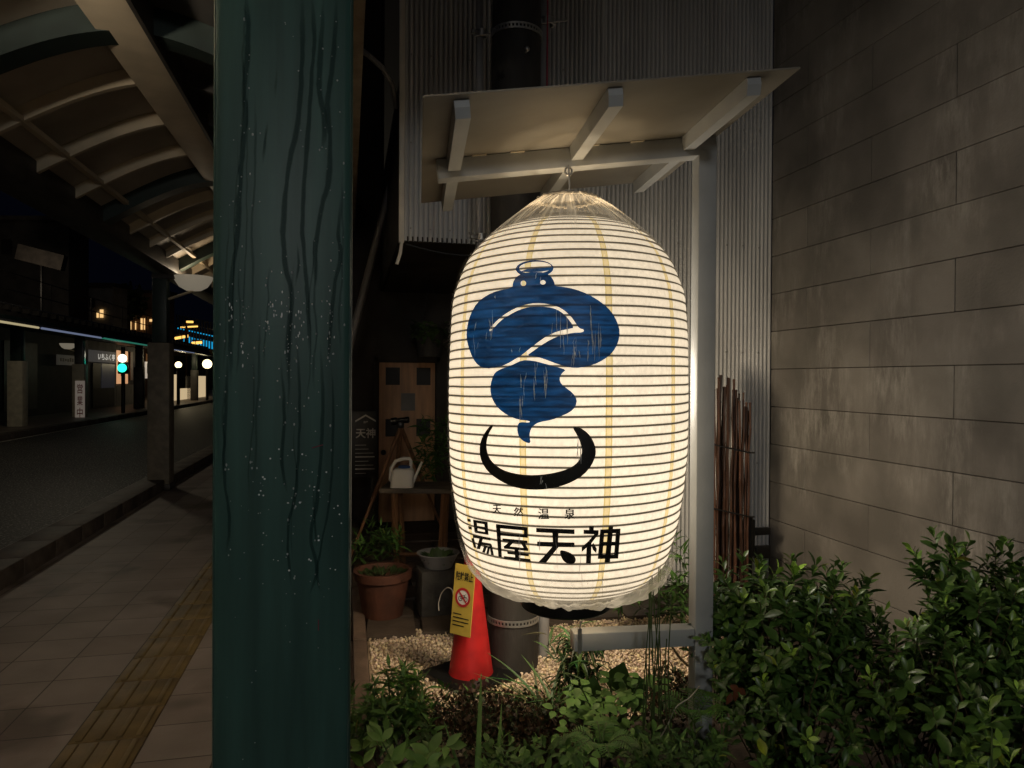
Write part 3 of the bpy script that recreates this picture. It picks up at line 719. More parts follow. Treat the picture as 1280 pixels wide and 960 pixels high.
hk = MB().tube([(LC.x, LC.y, 2.06), (LC.x + .004, LC.y, 2.15), (LC.x, LC.y, zbm)], .0035, 8)
hk.tube([(LC.x + .012 * math.cos(a), LC.y, zbm - .02 + .014 * math.sin(a)) for a in [i * .52 for i in range(12)]], .0035, 6, closed=True); hk.build('hook', m_band, ln)

def proj(px, py, off):
    d = ray(px, py); lo = 1.6; hi = 2.38
    def g(t): p = CO + d * t; return math.hypot(p.x - LC.x, p.y - LC.y) - (r_of_z(p.z) + off)
    t = lo
    while g(t) > 0 and t < 2.6: t += .02
    a, c = t - .02, t
    for _ in range(22):
        m_ = (a + c) / 2
        if g(m_) > 0: a = m_
        else: c = m_
    return CO + d * c
def decal(name, polysets, mat, off=.0036, step=4.0):
    mb = MB()
    for k_, polys in enumerate(polysets):
        bm = polys if isinstance(polys, bmesh.types.BMesh) else fill2d(polys)
        xs = [v.co.x for v in bm.verts]; ys = [v.co.y for v in bm.verts]
        for ax, lo, hi in ((0, min(xs), max(xs)), (1, min(ys), max(ys))):
            c = lo + step
            while c < hi:
                n_ = (1, 0, 0) if ax == 0 else (0, 1, 0); co = (c, 0, 0) if ax == 0 else (0, c, 0)
                bmesh.ops.bisect_plane(bm, geom=bm.verts[:] + bm.edges[:] + bm.faces[:], plane_co=co, plane_no=n_); c += step
        bm.verts.index_update()
        mb.add([proj(v.co.x, v.co.y, off + k_ * .00003) for v in bm.verts], [[v.index for v in f.verts] for f in bm.faces]); bm.free()
    o = mb.build(name, mat, ln, smooth=0); me = o.data; base_ = wl(o)
    uv_ = me.uv_layers.new(name='UV'); out_ = []
    for l in me.loops:
        c = me.vertices[l.vertex_index].co; x, y, z = c.x + base_.x - LC.x, c.y + base_.y - LC.y, c.z + base_.z
        out_ += [(math.atan2(y, x) / (2 * math.pi)) % 1.0, float(np.interp(z, zs_, ARC))]
    uv_.data.foreach_set('uv', out_); return o
K = 220 / 1280
def cr(pts, ox, oy): return [(ox + K * x, oy + K * y) for x, y in pts]
cap = [(410, 290), (413, 250), (440, 207), (490, 182), (560, 174), (640, 176), (690, 205), (715, 245), (720, 278), (780, 282), (870, 300), (960, 335), (1060, 395), (1130, 460), (1175, 540), (1193, 610), (1180, 690), (1140, 760), (1080, 810), (1000, 850), (900, 872), (830, 870), (740, 845), (640, 806), (570, 786), (515, 781),
       (560, 750), (620, 707), (690, 664), (760, 636), (850, 616), (925, 614), (932, 592), (895, 584), (870, 545), (830, 490), (770, 440), (710, 415), (620, 400), (540, 403), (460, 425), (380, 465), (310, 515), (238, 592), (250, 612), (320, 530), (390, 485), (460, 448), (540, 427), (620, 425), (700, 434), (760, 460), (815, 512), (862, 580), (820, 588), (740, 605), (660, 640), (590, 690), (530, 737), (480, 778), (440, 802), (370, 845), (300, 868), (220, 878), (160, 855), (120, 800), (90, 720), (75, 650), (80, 570), (105, 480), (150, 400), (220, 345), (300, 310)]
circ = lambda cx, cy, rx, ry=None, n=24, t=0: [(cx + rx * math.cos(2 * math.pi * i / n) * math.cos(t) - (ry or rx) * math.sin(2 * math.pi * i / n) * math.sin(t), cy + rx * math.cos(2 * math.pi * i / n) * math.sin(t) + (ry or rx) * math.sin(2 * math.pi * i / n) * math.cos(t)) for i in range(n)]
body = [(480, 0), (400, 40), (300, 75), (270, 110), (250, 180), (250, 240), (270, 300), (310, 355), (370, 400), (450, 434), (537, 443), (535, 456), (462, 450), (448, 475), (445, 520), (462, 567), (500, 597), (545, 609), (533, 548), (545, 500), (566, 474), (605, 452), (700, 435), (760, 410), (830, 380), (870, 340), (881, 288), (850, 240), (810, 210), (765, 175), (751, 135), (770, 95), (803, 71), (730, 50), (640, 25), (560, 4)]
decal('emblem', [[cr(smooth_poly(cap, 1), 570, 310), cr(circ(490, 257, 20), 570, 310), cr(circ(632, 250, 20, 16), 570, 310)],
                 [cr(circ(572, 150, 137, 62, 40, -.03), 570, 310), cr(circ(577, 143, 118, 43, 40, -.05), 570, 310)],
                 [cr([(465, 172), (520, 152), (600, 146), (692, 140), (690, 160), (620, 172), (540, 176)], 570, 310)],
                 [cr(smooth_poly(body, 1), 570, 450)]], m_emblem)
cres = [(262, 465), (225, 505), (190, 560), (172, 620), (172, 690), (190, 750), (230, 810), (290, 860), (370, 905), (460, 935), (560, 945), (660, 940), (760, 920), (850, 885), (930, 835), (985, 770), (1015, 700), (1018, 650), (1000, 590), (960, 530), (900, 490), (858, 482), (850, 497), (880, 545), (905, 600), (918, 660), (905, 715), (870, 760), (810, 795), (720, 820), (620, 835), (520, 838), (420, 825), (340, 800), (280, 760), (240, 710), (222, 650), (222, 590), (240, 530), (272, 480)]
decal('bowl_mark', [[cr(smooth_poly(cres, 1), 570, 450)]], m_letter)
W = []
def st(*p): W.append([cr(p, 570, 600)])
# characters, stroke by stroke
st((290, 320), (522, 343), (522, 370), (290, 349)); st((290, 320), (321, 324), (334, 563), (308, 556)); st((494, 345), (522, 347), (522, 408), (494, 404)); st((318, 383), (522, 402), (522, 421), (318, 404))
st((338, 424), (520, 441), (520, 461), (338, 445)); st((395, 444), (425, 447), (385, 490), (345, 486)); st((345, 478), (526, 497), (526, 517), (350, 499)); st((425, 500), (455, 503), (460, 575), (430, 571)); st((372, 519), (530, 537), (530, 556), (374, 538)); st((348, 553), (540, 575), (545, 597), (348, 573)); st((470, 455), (500, 458), (524, 500), (495, 500))
st((583, 348), (862, 360), (862, 394), (583, 380)); st((590, 448), (862, 455), (862, 489), (590, 482)); st((700, 378), (746, 380), (742, 456), (704, 455)); st((704, 480), (748, 485), (700, 545), (655, 602), (598, 598), (655, 538)); W.append([cr(smooth_poly([(752, 508), (800, 516), (848, 538), (874, 572), (866, 605), (828, 614), (786, 596), (764, 560)], 2), 570, 600)])
st((968, 335), (1002, 337), (1002, 366), (968, 366)); st((928, 362), (1038, 365), (1036, 396), (928, 392)); st((1008, 392), (1038, 392), (988, 456), (914, 524), (914, 488), (962, 446)); st((950, 472), (986, 446), (981, 606), (945, 606)); st((984, 472), (1000, 458), (1024, 500), (1020, 532), (996, 508))
st((1049, 362), (1080, 361), (1064, 575), (1031, 573)); st((1164, 356), (1197, 354), (1180, 570), (1148, 568)); st((1049, 360), (1197, 353), (1195, 386), (1047, 390)); st((1043, 450), (1190, 448), (1188, 476), (1041, 479)); st((1035, 545), (1182, 543), (1180, 572), (1033, 574)); st((1110, 335), (1144, 335), (1120, 600), (1080, 600))
st((82, 280), (106, 285), (108, 306), (85, 302)); st((88, 335), (114, 340), (116, 362), (92, 356)); st((112, 425), (130, 420), (150, 498), (130, 490))
st((124, 290), (150, 294), (160, 386), (135, 380)); st((205, 304), (230, 308), (236, 395), (211, 390)); st((124, 288), (230, 305), (231, 326), (126, 309)); st((132, 330), (232, 345), (233, 362), (134, 347)); st((138, 366), (236, 382), (237, 400), (140, 384)); st((122, 400), (250, 420), (252, 440), (124, 420)); st((170, 425), (195, 430), (175, 505), (150, 500)); st((172, 448), (255, 462), (256, 482), (172, 468)); st((240, 464), (260, 468), (276, 548), (255, 545)); st((205, 475), (228, 478), (210, 530), (190, 525)); st((232, 480), (248, 484), (238, 540), (220, 535))
letters = list(W)
for ch, cx, cy, sz in (('天', 296, 212, 62), ('然', 453, 231, 66), ('温', 636, 245, 78), ('泉', 826, 246, 76)):
    v, f = text_mesh(ch, .006); bm = bmesh.new()
    bv = [bm.verts.new((570 + K * (cx + (a - .5) * sz), 600 + K * (cy - (b_ - .5) * sz), 0)) for a, b_ in v]
    for q in f:
        try: bm.faces.new([bv[i] for i in q])
        except ValueError: pass
    letters.append(bm); b2 = bm.copy(); bmesh.ops.translate(b2, verts=b2.verts[:], vec=(.5, .15, 0)); letters.append(b2)
decal('lettering', letters, m_letter, step=5.0)

CREASE_GLINT = []
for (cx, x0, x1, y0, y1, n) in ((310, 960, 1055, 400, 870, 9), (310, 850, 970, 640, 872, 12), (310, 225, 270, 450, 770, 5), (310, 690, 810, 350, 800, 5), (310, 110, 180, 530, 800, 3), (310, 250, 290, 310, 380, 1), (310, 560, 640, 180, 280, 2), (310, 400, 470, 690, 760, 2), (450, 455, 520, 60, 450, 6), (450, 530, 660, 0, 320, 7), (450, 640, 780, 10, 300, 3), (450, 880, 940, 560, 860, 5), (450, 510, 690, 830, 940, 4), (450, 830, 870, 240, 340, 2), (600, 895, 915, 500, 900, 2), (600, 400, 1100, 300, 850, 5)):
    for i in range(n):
        x = random.uniform(x0, x1); ya = random.uniform(y0, y0 + (y1 - y0) * .6); yb = min(y1, ya + random.uniform(.15, .6) * (y1 - y0)); CREASE_GLINT.append((570 + K * x, cx + K * ya, 570 + K * (x + random.uniform(-14, 14)), cx + K * yb, random.uniform(.2, .7)))
# clear plastic cover tied over it
bgp = [(.165, .792), (.225, .796), (.280, .824), (.325, .872), (.352, .925), (.372, 1.0), (.388, 1.1), (.402, 1.25), (.4045, 1.457), (.401, 1.62), (.393, 1.755), (.375, 1.825), (.345, 1.893), (.285, 1.960), (.215, 2.022), (.15, 2.072), (.108, 2.097), (.098, 2.105)]
bc = np.array(catmull(bgp, 7)); sg = np.concatenate([[0], np.cumsum(np.linalg.norm(np.diff(bc, axis=0), axis=1))]); sg /= sg[-1]
V = []; UV = []; nu = 260; nvv = len(bc)
for i in range(nvv):
    v = sg[i]
    for j in range(nu + 1):
        u = j / nu; q = 2 * math.pi * u; r, z = bc[i]
        cq, sq = math.cos(q), math.sin(q)
        wt = max(0, (v - .74) / .26); wb = max(0, (.20 - v) / .20)
        pleat = mnoise.noise(Vector((cq * 7, sq * 7, z * .8))) + .6 * mnoise.noise(Vector((cq * 16, sq * 16, z * 1.2)))
        crum = mnoise.noise(Vector((cq * 9, sq * 9, z * 14))) + .6 * mnoise.noise(Vector((cq * 20, sq * 20, z * 25)))
        r += .0012 * mnoise.noise(Vector((cq * 9, sq * 9, z * 2))) + pleat * .010 * min(1, wt * 1.5) + wb * (.024 * crum + .004 + .042 * max(0, math.cos(q + 0.3)))
        z += .012 * wt**3 * mnoise.noise(Vector((cq * 6, sq * 6, 3))) + wb * .018 * mnoise.noise(Vector((cq * 6, sq * 6, 9)))
        V.append((LC.x + r * cq, LC.y + r * sq, z)); UV.append((u, v))
fs = [(i * (nu + 1) + j, i * (nu + 1) + j + 1, (i + 1) * (nu + 1) + j + 1, (i + 1) * (nu + 1) + j) for i in range(nvv - 1) for j in range(nu)]
bg = thing('plastic_cover', 'clear crumpled plastic rain cover pulled over the paper lantern', 'plastic cover', (LC.x, LC.y, .77))
uv_mesh('film', V, fs, UV, m_bag, bg)
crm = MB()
for (xa, ya, xb, yb, w_) in CREASE_GLINT:
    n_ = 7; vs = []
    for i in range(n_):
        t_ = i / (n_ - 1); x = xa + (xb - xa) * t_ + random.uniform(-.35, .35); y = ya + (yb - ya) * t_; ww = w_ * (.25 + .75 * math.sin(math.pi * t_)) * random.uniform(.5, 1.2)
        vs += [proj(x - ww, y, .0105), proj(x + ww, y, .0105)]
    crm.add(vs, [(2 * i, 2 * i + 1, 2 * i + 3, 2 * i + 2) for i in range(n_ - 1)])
tag(crm.build('crease_glint', M('crease_glint_white', (.85, .84, .80), .3, .05, 9), bg, smooth=0), kind='stuff')  # white strips stand in for highlights along the film's creases
m_hem = M('plastic_hem', (.34, .32, .28), .35, .1, 9)
hp_ = [(LC.x + (.100 + .006 * mnoise.noise(Vector((math.cos(q) * 6, math.sin(q) * 6, 0)))) * math.cos(q), LC.y + .100 * math.sin(q), 2.106 + .006 * mnoise.noise(Vector((math.cos(q) * 8, math.sin(q) * 8, 4)))) for q in [i * 2 * math.pi / 90 for i in range(90)]]
MB().tube(hp_, [.0035 + .0025 * abs(math.sin(i * .9)) for i in range(90)], 6, closed=True).build('gathered_hem', m_hem, bg)

hb_ = []
for i in range(120):
    q = i * 2 * math.pi / 120; r = .176 + .012 * mnoise.noise(Vector((math.cos(q) * 7, math.sin(q) * 7, 2))) + .02 * max(0, math.cos(q + .3)); hb_.append((LC.x + r * math.cos(q), LC.y + r * math.sin(q), .788 + .010 * mnoise.noise(Vector((math.cos(q) * 9, math.sin(q) * 9, 7)))))
MB().tube(hb_, [.003 + .004 * abs(mnoise.noise(Vector((i * .45, 0, 3)))) * 2 for i in range(120)], 6, closed=True).build('gathered_hem', M('plastic_hem_white', (.85, .83, .78), .3, .1, 9), bg)
# ================================================================== TRAFFIC CONE + NOTICE
cb_ = atZ(587, 861, .02); cc = Vector((cb_.x + .03, cb_.y + .14, .02))
cn = thing('traffic_cone', 'red plastic traffic cone standing on the gravel before the pole', 'traffic cone', cc)
k_ = (cc - CO).length / F
MB().lathe([(.001, .68), (.024, .68), (.030, .672), (.031, .62), (.108, .035), (.112, .022), (.105, .022)], cc, 40).build('cone_body', m_red, cn)
MB().box(cc + Vector((0, 0, .012)), (.36, .36, .024), .5, .008).build('base', m_black, cn)
tocam = Vector((CO.x - cc.x, CO.y - cc.y, 0)).normalized()
nrm = Matrix.Rotation(R(-36), 3, 'Z') @ tocam                       # faces the viewer, turned to the pavement
hz_c = .418; n0 = Vector((cc.x, cc.y, hz_c)) + nrm * (.031 + .077 * (.64 - hz_c) / .585 + .008)
nz = (Vector((0, 0, 1)) - nrm * .13).normalized(); nx = Vector((0, 0, 1)).cross(nrm).normalized()
nc = thing('notice_card', 'yellow no bicycle parking notice tied to the red cone', 'notice', n0)
def cardp(a, b_, o_=0): return n0 + nx * a + nz * b_ + nx.cross(nz) * 0 + (nx.cross(nz) if nx.cross(nz).dot(nrm) > 0 else -nx.cross(nz)) * o_
hw, hh = .061, .168
cmb = MB(); cmb.add([cardp(a * hw, b_ * hh, o_) for o_ in (0, .003) for (a, b_) in ((-1, -1), (1, -1), (1, 1), (-1, 1))], [(0, 1, 2, 3), (7, 6, 5, 4), (0, 4, 5, 1), (1, 5, 6, 2), (2, 6, 7, 3), (3, 7, 4, 0)]); cmb.build('card', m_yel, nc, smooth=0)
def ring2(r0, r1, cx, cz, o_, n=28):
    m_ = MB(); vs = []
    for r in (r0, r1):
        for j in range(n): q = 2 * math.pi * j / n; vs.append(cardp(cx + r * math.cos(q), cz + r * math.sin(q), o_))
    return m_.add(vs, [(j, (j + 1) % n, n + (j + 1) % n, n + j) for j in range(n)])
ring2(.001, .040, 0, .012, .0036).build('disc', m_white, nc, smooth=0)
q_ = ring2(.034, .046, 0, .012, .0042); q_.add([cardp(a, b_, .0046) for a, b_ in ((-.029, .036), (-.023, .042), (.029, -.012), (.023, -.018))], [(0, 1, 2, 3)]); q_.build('ban_ring', m_inkred, nc, smooth=0)
tb_ = MB(); v, f = text_mesh('駐輪禁止', .02); tb_.add([cardp(-.052 + a * .104, .090 + b_ * .044, .0040) for a, b_ in v], f)
for cx in (-.014, .016):
    r_ = ring2(.009, .0125, cx, .005, .0040, 18); tb_.add(r_.v, r_.f)
for (a0, b0, a1, b1) in ((-.014, .005, -.004, .022), (-.004, .022, .010, .022), (.010, .022, .016, .005), (.0, .006, .010, .024), (-.014, .005, .0, .006), (-.004, .022, .0, .006), (.010, .024, .016, .028)):
    dx, dy = a1 - a0, b1 - b0; l_ = math.hypot(dx, dy); ex, ey = -dy / l_ * .0014, dx / l_ * .0014
    tb_.add([cardp(a0 + ex, b0 + ey, .0040), cardp(a0 - ex, b0 - ey, .0040), cardp(a1 - ex, b1 - ey, .0040), cardp(a1 + ex, b1 + ey, .0040)], [(0, 1, 2, 3)])
for i, w_ in enumerate((.05, .096, .096, .07)):
    zz = -.072 - i * .018; tb_.add([cardp(-.05, zz, .004), cardp(-.05 + w_, zz, .004), cardp(-.05 + w_, zz + .005, .004), cardp(-.05, zz + .005, .004)], [(0, 1, 2, 3)])
tb_.build('lettering', m_ink, nc, smooth=0)
MB().tube(catmull([tuple(cardp(-.058, -.01, -.004)), tuple(cardp(-.085, .03, -.02)), tuple(cardp(-.125, .035, -.03)), tuple(cardp(-.165, .0, -.04)), tuple(cardp(-.178, -.05, -.04)), tuple(cardp(-.165, -.085, -.03))], 6), .0028, 6).build('string', m_rope, nc)

# ================================================================== BAMBOO CANES
bmb = thing('bamboo_bundle', 'bundle of dark brown bamboo canes tied upright against the corrugated wall', 'bamboo canes', (2.3, 4.5, 0))
for i in range(26):
    px = 893 + 44 * (i / 25) + random.uniform(-1.5, 1.5); dep = 4.62 + random.uniform(-.06, .10)
    ht = 476 + 55 * max(0, (px - 905) / 33) ** 1.5 * random.uniform(.2, 1) + random.uniform(-6, 14)
    tp = at(px + random.uniform(-2, 2), ht, dep); bt = at(px + random.uniform(-4, 4), 600, dep); bt = bt + Vector((0, 0, -bt.z + .01))
    r = random.uniform(.006, .013); pts = []; rs = []; L_ = (tp - bt).length; nd = int(L_ / .16)
    for k_ in range(nd + 1):
        q = bt.lerp(tp, k_ / nd) + Vector((random.uniform(-.004, .004), random.uniform(-.004, .004), 0))
        pts += [q - Vector((0, 0, .008)), q, q + Vector((0, 0, .008))]; rr = r * (1 - .25 * k_ / nd); rs += [rr, rr * 1.22, rr]
    o = MB().tube(pts, rs, 8).build('cane', m_bamboo, bmb)
    g = random.uniform(.55, 1.5); a = o.data.color_attributes.new('Col', 'FLOAT_COLOR', 'POINT'); a.data.foreach_set('color', np.tile([g, g * .95, g * .9, 1], len(o.data.vertices)).astype(np.float32))
for py in (560, 640):
    MB().tube([at(889, py - 5, 4.50), at(915, py + 1, 4.49), at(938, py + 6, 4.52), at(943, py + 6, 4.62)], .005, 6).build('tie_wire', m_wire, bmb)
gl = thing('gate_hinge', 'black iron gate hinge at the foot of the corrugated wall', 'hinge', at(947, 690, 4.8))
hc = at(936, 672, 4.78); MB().box(at(936, 672, 4.80), (.07, .05, .25), R(0), .008).box(at(950, 664, 4.82), (.14, .04, .05), 0, .008).box(at(952, 690, 4.84), (.12, .04, .09), 0, .01).tube([hc + Vector((0, 0, .14)), hc + Vector((0, 0, -.6))], .025, 10).build('hinge_body', m_black, gl)

# ================================================================== GREEN ARCADE POST
PX0, PX1, PY0, PY1 = -.211, .006, 1.20, 1.417
ap_ = thing('arcade_post', 'wet dark green steel arcade post with rain streaks', 'post', ((PX0 + PX1) / 2, 1.31, 0), 'posts of the arcade')
MB().box(((PX0 + PX1) / 2, (PY0 + PY1) / 2, 1.6), (PX1 - PX0, PY1 - PY0, 3.24), 0, .014, seg=4).build('post_shaft', m_green, ap_, smooth=60)
def q2(pts, ox, oy, k_): return [(ox + k_ * x, oy + k_ * y) for x, y in pts]
STR = [q2(p, 240, 0, .5) for p in (
    [(135, -20), (140, 60), (138, 140), (130, 230), (134, 290), (126, 380), (118, 500), (112, 600), (101, 680), (96, 800), (98, 960)],
    [(276, -20), (276, 120), (272, 220), (262, 320), (243, 410), (232, 500), (228, 600), (236, 680), (250, 740), (242, 830), (240, 960)],
    [(298, -20), (306, 90), (300, 180), (291, 320), (281, 450), (276, 560), (282, 660), (290, 760), (295, 900)],
    [(362, -20), (356, 110), (346, 200), (339, 260), (345, 350), (341, 450), (322, 530), (308, 630), (311, 720)],
    [(330, -20), (322, 120), (318, 220), (331, 300), (326, 380)],
    [(376, 470), (366, 580), (371, 640), (356, 720), (345, 830), (342, 900)],
    [(190, 300), (183, 350), (177, 410)], [(212, 160), (208, 250)], [(262, 600), (266, 660), (258, 720)])]
STR += [q2(p, 0, 540, .4377) for p in (
    [(652, -260), (646, -90), (640, 110), (655, 250), (646, 350)], [(800, -230), (812, -60), (805, 90), (822, 178)], [(846, -290), (856, -80), (846, 160), (826, 250), (822, 330), (832, 445)],
    [(914, -270), (922, -60), (906, 190), (887, 300), (905, 390), (884, 465)], [(946, -190), (952, -70), (944, 170), (918, 320), (906, 400), (916, 462)], [(893, 100), (899, 260), (905, 330)])]
for i in range(15):                                                 # fainter parallel runs
    x_ = random.choice((random.uniform(280, 330), random.uniform(335, 430), random.uniform(350, 415))); y_ = random.uniform(-40, 560); l_ = random.uniform(120, 380)
    STR.append([(x_ + random.uniform(-3, 3) - 6 * t_, y_ + l_ * t_) for t_ in (0, .2, .4, .6, .8, 1)])
stm = MB(); STE = []
for si, P_ in enumerate(STR):
    pts = catmull([(x, y) for x, y in P_], 8); n = len(pts); base = random.uniform(3.4, 6.0) if si < 6 else random.uniform(2.0, 4.0)
    vs = []
    for i, (x, y) in enumerate(pts):
        w = base * (.62 if si > 14 else .9) * (.85 + .3 * mnoise.noise(Vector((si * 7, y * .02, 0))) + .22 * mnoise.noise(Vector((si * 7, y * .12, 5)))) * min(1, (n - i) / 5, (i + 1) / 6)
        x += 1.2 * mnoise.noise(Vector((si * 3, y * .05, 2)))
        for q_ in (-1.0, -.45, .45, 1.0): vs.append(atY(x + w * q_, y, PY0 - .0006 - si * .00003)); STE.append(0.0 if abs(q_) == 1 else min(1, (n - i) / 8, (i + 1) / 10) * (.55 if si > 14 else 1))
    stm.add(vs, [(4 * i + j, 4 * i + j + 1, 4 * i + j + 5, 4 * i + j + 4) for i in range(n - 1) for j in range(3)])
N, L, b = nodes(m_wet)
ea = N.new('ShaderNodeAttribute'); ea.attribute_name = 'edge'; er_ = N.new('ShaderNodeMapRange'); er_.inputs[4].default_value = .50; er_.interpolation_type = 'SMOOTHSTEP'; L.new(ea.outputs['Fac'], er_.inputs[0]); L.new(er_.outputs[0], b.inputs['Alpha'])
so_ = tag(stm.build('water_streak', m_wet, ap_, smooth=0), kind='stuff')
so_.data.attributes.new('edge', 'FLOAT', 'POINT').data.foreach_set('value', STE)
dm = MB()
def drop(px, py, r, el=1.0):
    c = atY(px, py, PY0 - .0003)
    if not (PX0 + .012 < c.x < PX1 - .012): return
    dm.sphere((c.x, c.y, c.z), r, 8, (1, .5, el))
for i in range(85): drop(random.uniform(272, 432), random.uniform(0, 960), random.uniform(.0005, .0013))
for i in range(150):
    si = random.choice(STR[:6] + STR[9:]); x, y = random.choice(catmull(si, 4)); drop(x + random.gauss(0, 4), y + random.gauss(0, 4), random.uniform(.0006, .0016), random.uniform(1, 1.8))
tag(dm.build('water_drops', m_drop, ap_), kind='stuff')
dm = MB(); m_bead = M('glint_bead', (.85, .87, .86), .08, .05, 8, spec=1.0)  # near-white bead colour stands in for glints on the drops
for i in range(95):
    bx_, by_ = random.choice([(288, 395), (335, 398), (363, 400), (374, 408), (412, 400), (347, 385), (306, 435), (357, 440)]); drop(bx_ + random.gauss(0, 3), by_ + random.gauss(0, 17), random.uniform(.0004, .0012), random.uniform(1, 3.6))
for i in range(36): drop(random.choice([(335, 625), (390, 610), (342, 592), (365, 690), (415, 710)])[0] + random.gauss(0, 8), random.uniform(560, 720), random.uniform(.0007, .0018))
tag(dm.build('glint_drops', m_bead, ap_), kind='stuff')
ed = MB()
for (ex, er) in ((PX1 - .0042, .0016), (PX0 + .0042, .0013)):
    pts = [(ex, PY0 + .0042, .3 + i * .02) for i in range(130)]
    ed.tube(pts, [er * (.55 + .45 * abs(mnoise.noise(Vector((i * .37, ex * 50, 0)))) * 2) for i in range(130)], 8)
tag(ed.build('wet_edge_glint', M('wet_edge_glint_film', (.05, .09, .08), .08, .1, 8, spec=.8), ap_), kind='stuff')  # glossy tubes added along the wet edges to catch a bright line
sc_ = MB()
for (x0_, y0_, x1_, y1_) in ((390, 560, 404, 556), (398, 775, 398, 788)):
    a, b_ = atY(x0_, y0_, PY0 - .0009), atY(x1_, y1_, PY0 - .0009); sc_.tube([a, b_], .0007, 5)
sc_.build('scratch', M('pink_scratch', (.2, .03, .06), .5, .1, 8), ap_)

# second post of the arcade by the road
P2 = (-2.44, 10.3)
a2 = thing('arcade_post', 'distant arcade post with beige cladding below and dark green steel above', 'post', (P2[0], P2[1], 0), 'posts of the arcade')
MB().bx(P2[0] - .09, P2[0] + .09, P2[1] - .09, P2[1] + .09, 1.95, 3.0, .01).build('post_shaft', m_green_d, a2)
MB().bx(P2[0] - .135, P2[0] + .135, P2[1] - .135, P2[1] + .135, .0, 1.95, .012).build('cladding', m_clad, a2)
MB().bx(P2[0] - .15, P2[0] + .15, P2[1] - .15, P2[1] + .15, .0, .08, .01).build('base_collar', m_beamdark, a2)

# ================================================================== ARCADE CANOPY
ac = thing('arcade_canopy', 'arched arcade roof with cream ribs over the pavement', 'canopy', (-1.15, 4, 2.9))
Y0, Y1 = -4.0, 22.0
def arc_pt(s):                                                  # s -1 (road side) .. 0 crown .. 1 (shop side); bottom of ribs
    a = abs(s)
    if s < 0: return (-1.15 - 1.07 * a, 3.42 - .46 * (1 - math.cos(a * math.pi / 2)) ** .9)
    return (-1.15 + 1.10 * a, 3.42 - .42 * (1 - math.cos(a * math.pi / 2)) ** .9)
def vault(y0, y1, dz0, dz1, s0=-1.0, s1=1.0, n=28):
    mb = MB(); vs = []
    for i in range(n + 1):
        x, z = arc_pt(s0 + (s1 - s0) * i / n)
        vs += [(x, y0, z + dz0), (x, y0, z + dz1), (x, y1, z + dz0), (x, y1, z + dz1)]
    fs = []
    for i in range(n):
        a, c = 4 * i, 4 * i + 4
        fs += [(a, c, c + 1, a + 1), (a + 2, a + 3, c + 3, c + 2), (a, a + 2, c + 2, c), (a + 1, c + 1, c + 3, a + 3)]
    fs += [(0, 1, 3, 2), (4 * n, 4 * n + 2, 4 * n + 3, 4 * n + 1)]
    return mb.add(vs, fs)
vault(Y0, Y1, .105, .125, -1.0, 0.0, 16).build('roof_panel', m_panel, ac)
vault(Y0, Y1, .105, .125, 0.001, 1.0, 16).build('roof_panel', m_beamdark, ac)  # shop half coloured dark to stand for its unlit shade
FR = [1.31 + 2.995 * k for k in range(-1, 8)]
m_frame = M('arch_frame_paint', (.013, .024, .020), .5, .2, 6)
for y in FR: vault(y - .085, y + .085, -.05, .104).build('arch_frame', m_frame, ac)
for y in FR[:-1]:
    for k in (1, 2, 3):
        yy = y + 2.995 * k / 4
        vault(yy - .02, yy + .02, .0, .104, -1.0, -.06, 16).build('rib', m_cream, ac)
        vault(yy - .02, yy + .02, .0, .104, .06, 1.0, 16).build('rib', m_beamdark, ac)  # ribs of the unlit half, shade put into their dark colour
MB().bx(-1.33, -1.065, Y0, Y1, 3.36, 3.515, .008).build('crown_beam', m_cream, ac)
MB().bx(-1.062, -1.04, Y0, Y1, 3.33, 3.515).build('crown_plate', m_beamdark, ac, smooth=0)
for y in FR[:-1]: MB().bx(-2.03, -1.985, y + .086, y + 2.909, 3.09, 3.125).build('purlin', m_cream, ac, smooth=0)
MB().bx(-2.50, -2.20, Y0, Y1, 2.86, 3.06, .01).build('eaves_beam', m_beamdark, ac)
MB().bx(-.21, -.03, Y0, Y1, 2.98, 3.5, .006).build('shop_side_beam', m_beamdark, ac)  # made taller to block lamp light from the upper cladding
gt = MB().bx(-.028, .062, Y0, 14, 3.0, 3.10, .006)
gt.build('gutter', M('gutter_beige', (.30, .25, .18), .5, .2, 9), ac)
for y in (FR[1], FR[4]): MB().bx(-2.53, -2.17, y - .12, y + .12, 2.8, 2.86).build('post_head', m_beamdark, ac, smooth=0)

def bowl_lamp(x, y, z, label, lit, post_x):
    t = thing('bowl_lamp', label, 'lamp', (x, y, z), 'opal bowl lamps of the arcades')
    MB().lathe([(.001, 0), (.10, .008), (.18, .055), (.235, .14), (.25, .19), (.243, .19), (.225, .14), (.17, .065), (.09, .02), (.001, .014)], (x, y, z), 36).build('bowl', m_bowl, t)
    MB().tube([(post_x, y, z - .12), ((post_x + x) / 2, y, z - .06), (x, y, z + .0)], .018, 8).build('bracket', m_cream, t)
    if lit:
        ld = bpy.data.lights.new('bowl_bulb', 'POINT'); ld.energy = lit; ld.color = (1, .80, .55); ld.shadow_soft_size = .07
        lo = bpy.data.objects.new('bowl_bulb', ld); COL.objects.link(lo); lo.parent = t; lo.location = (0, 0, .16)
    return t
bowl_lamp(-2.04, 10.3, 2.66, 'white opal bowl lamp on the second arcade post', 7, -2.35)

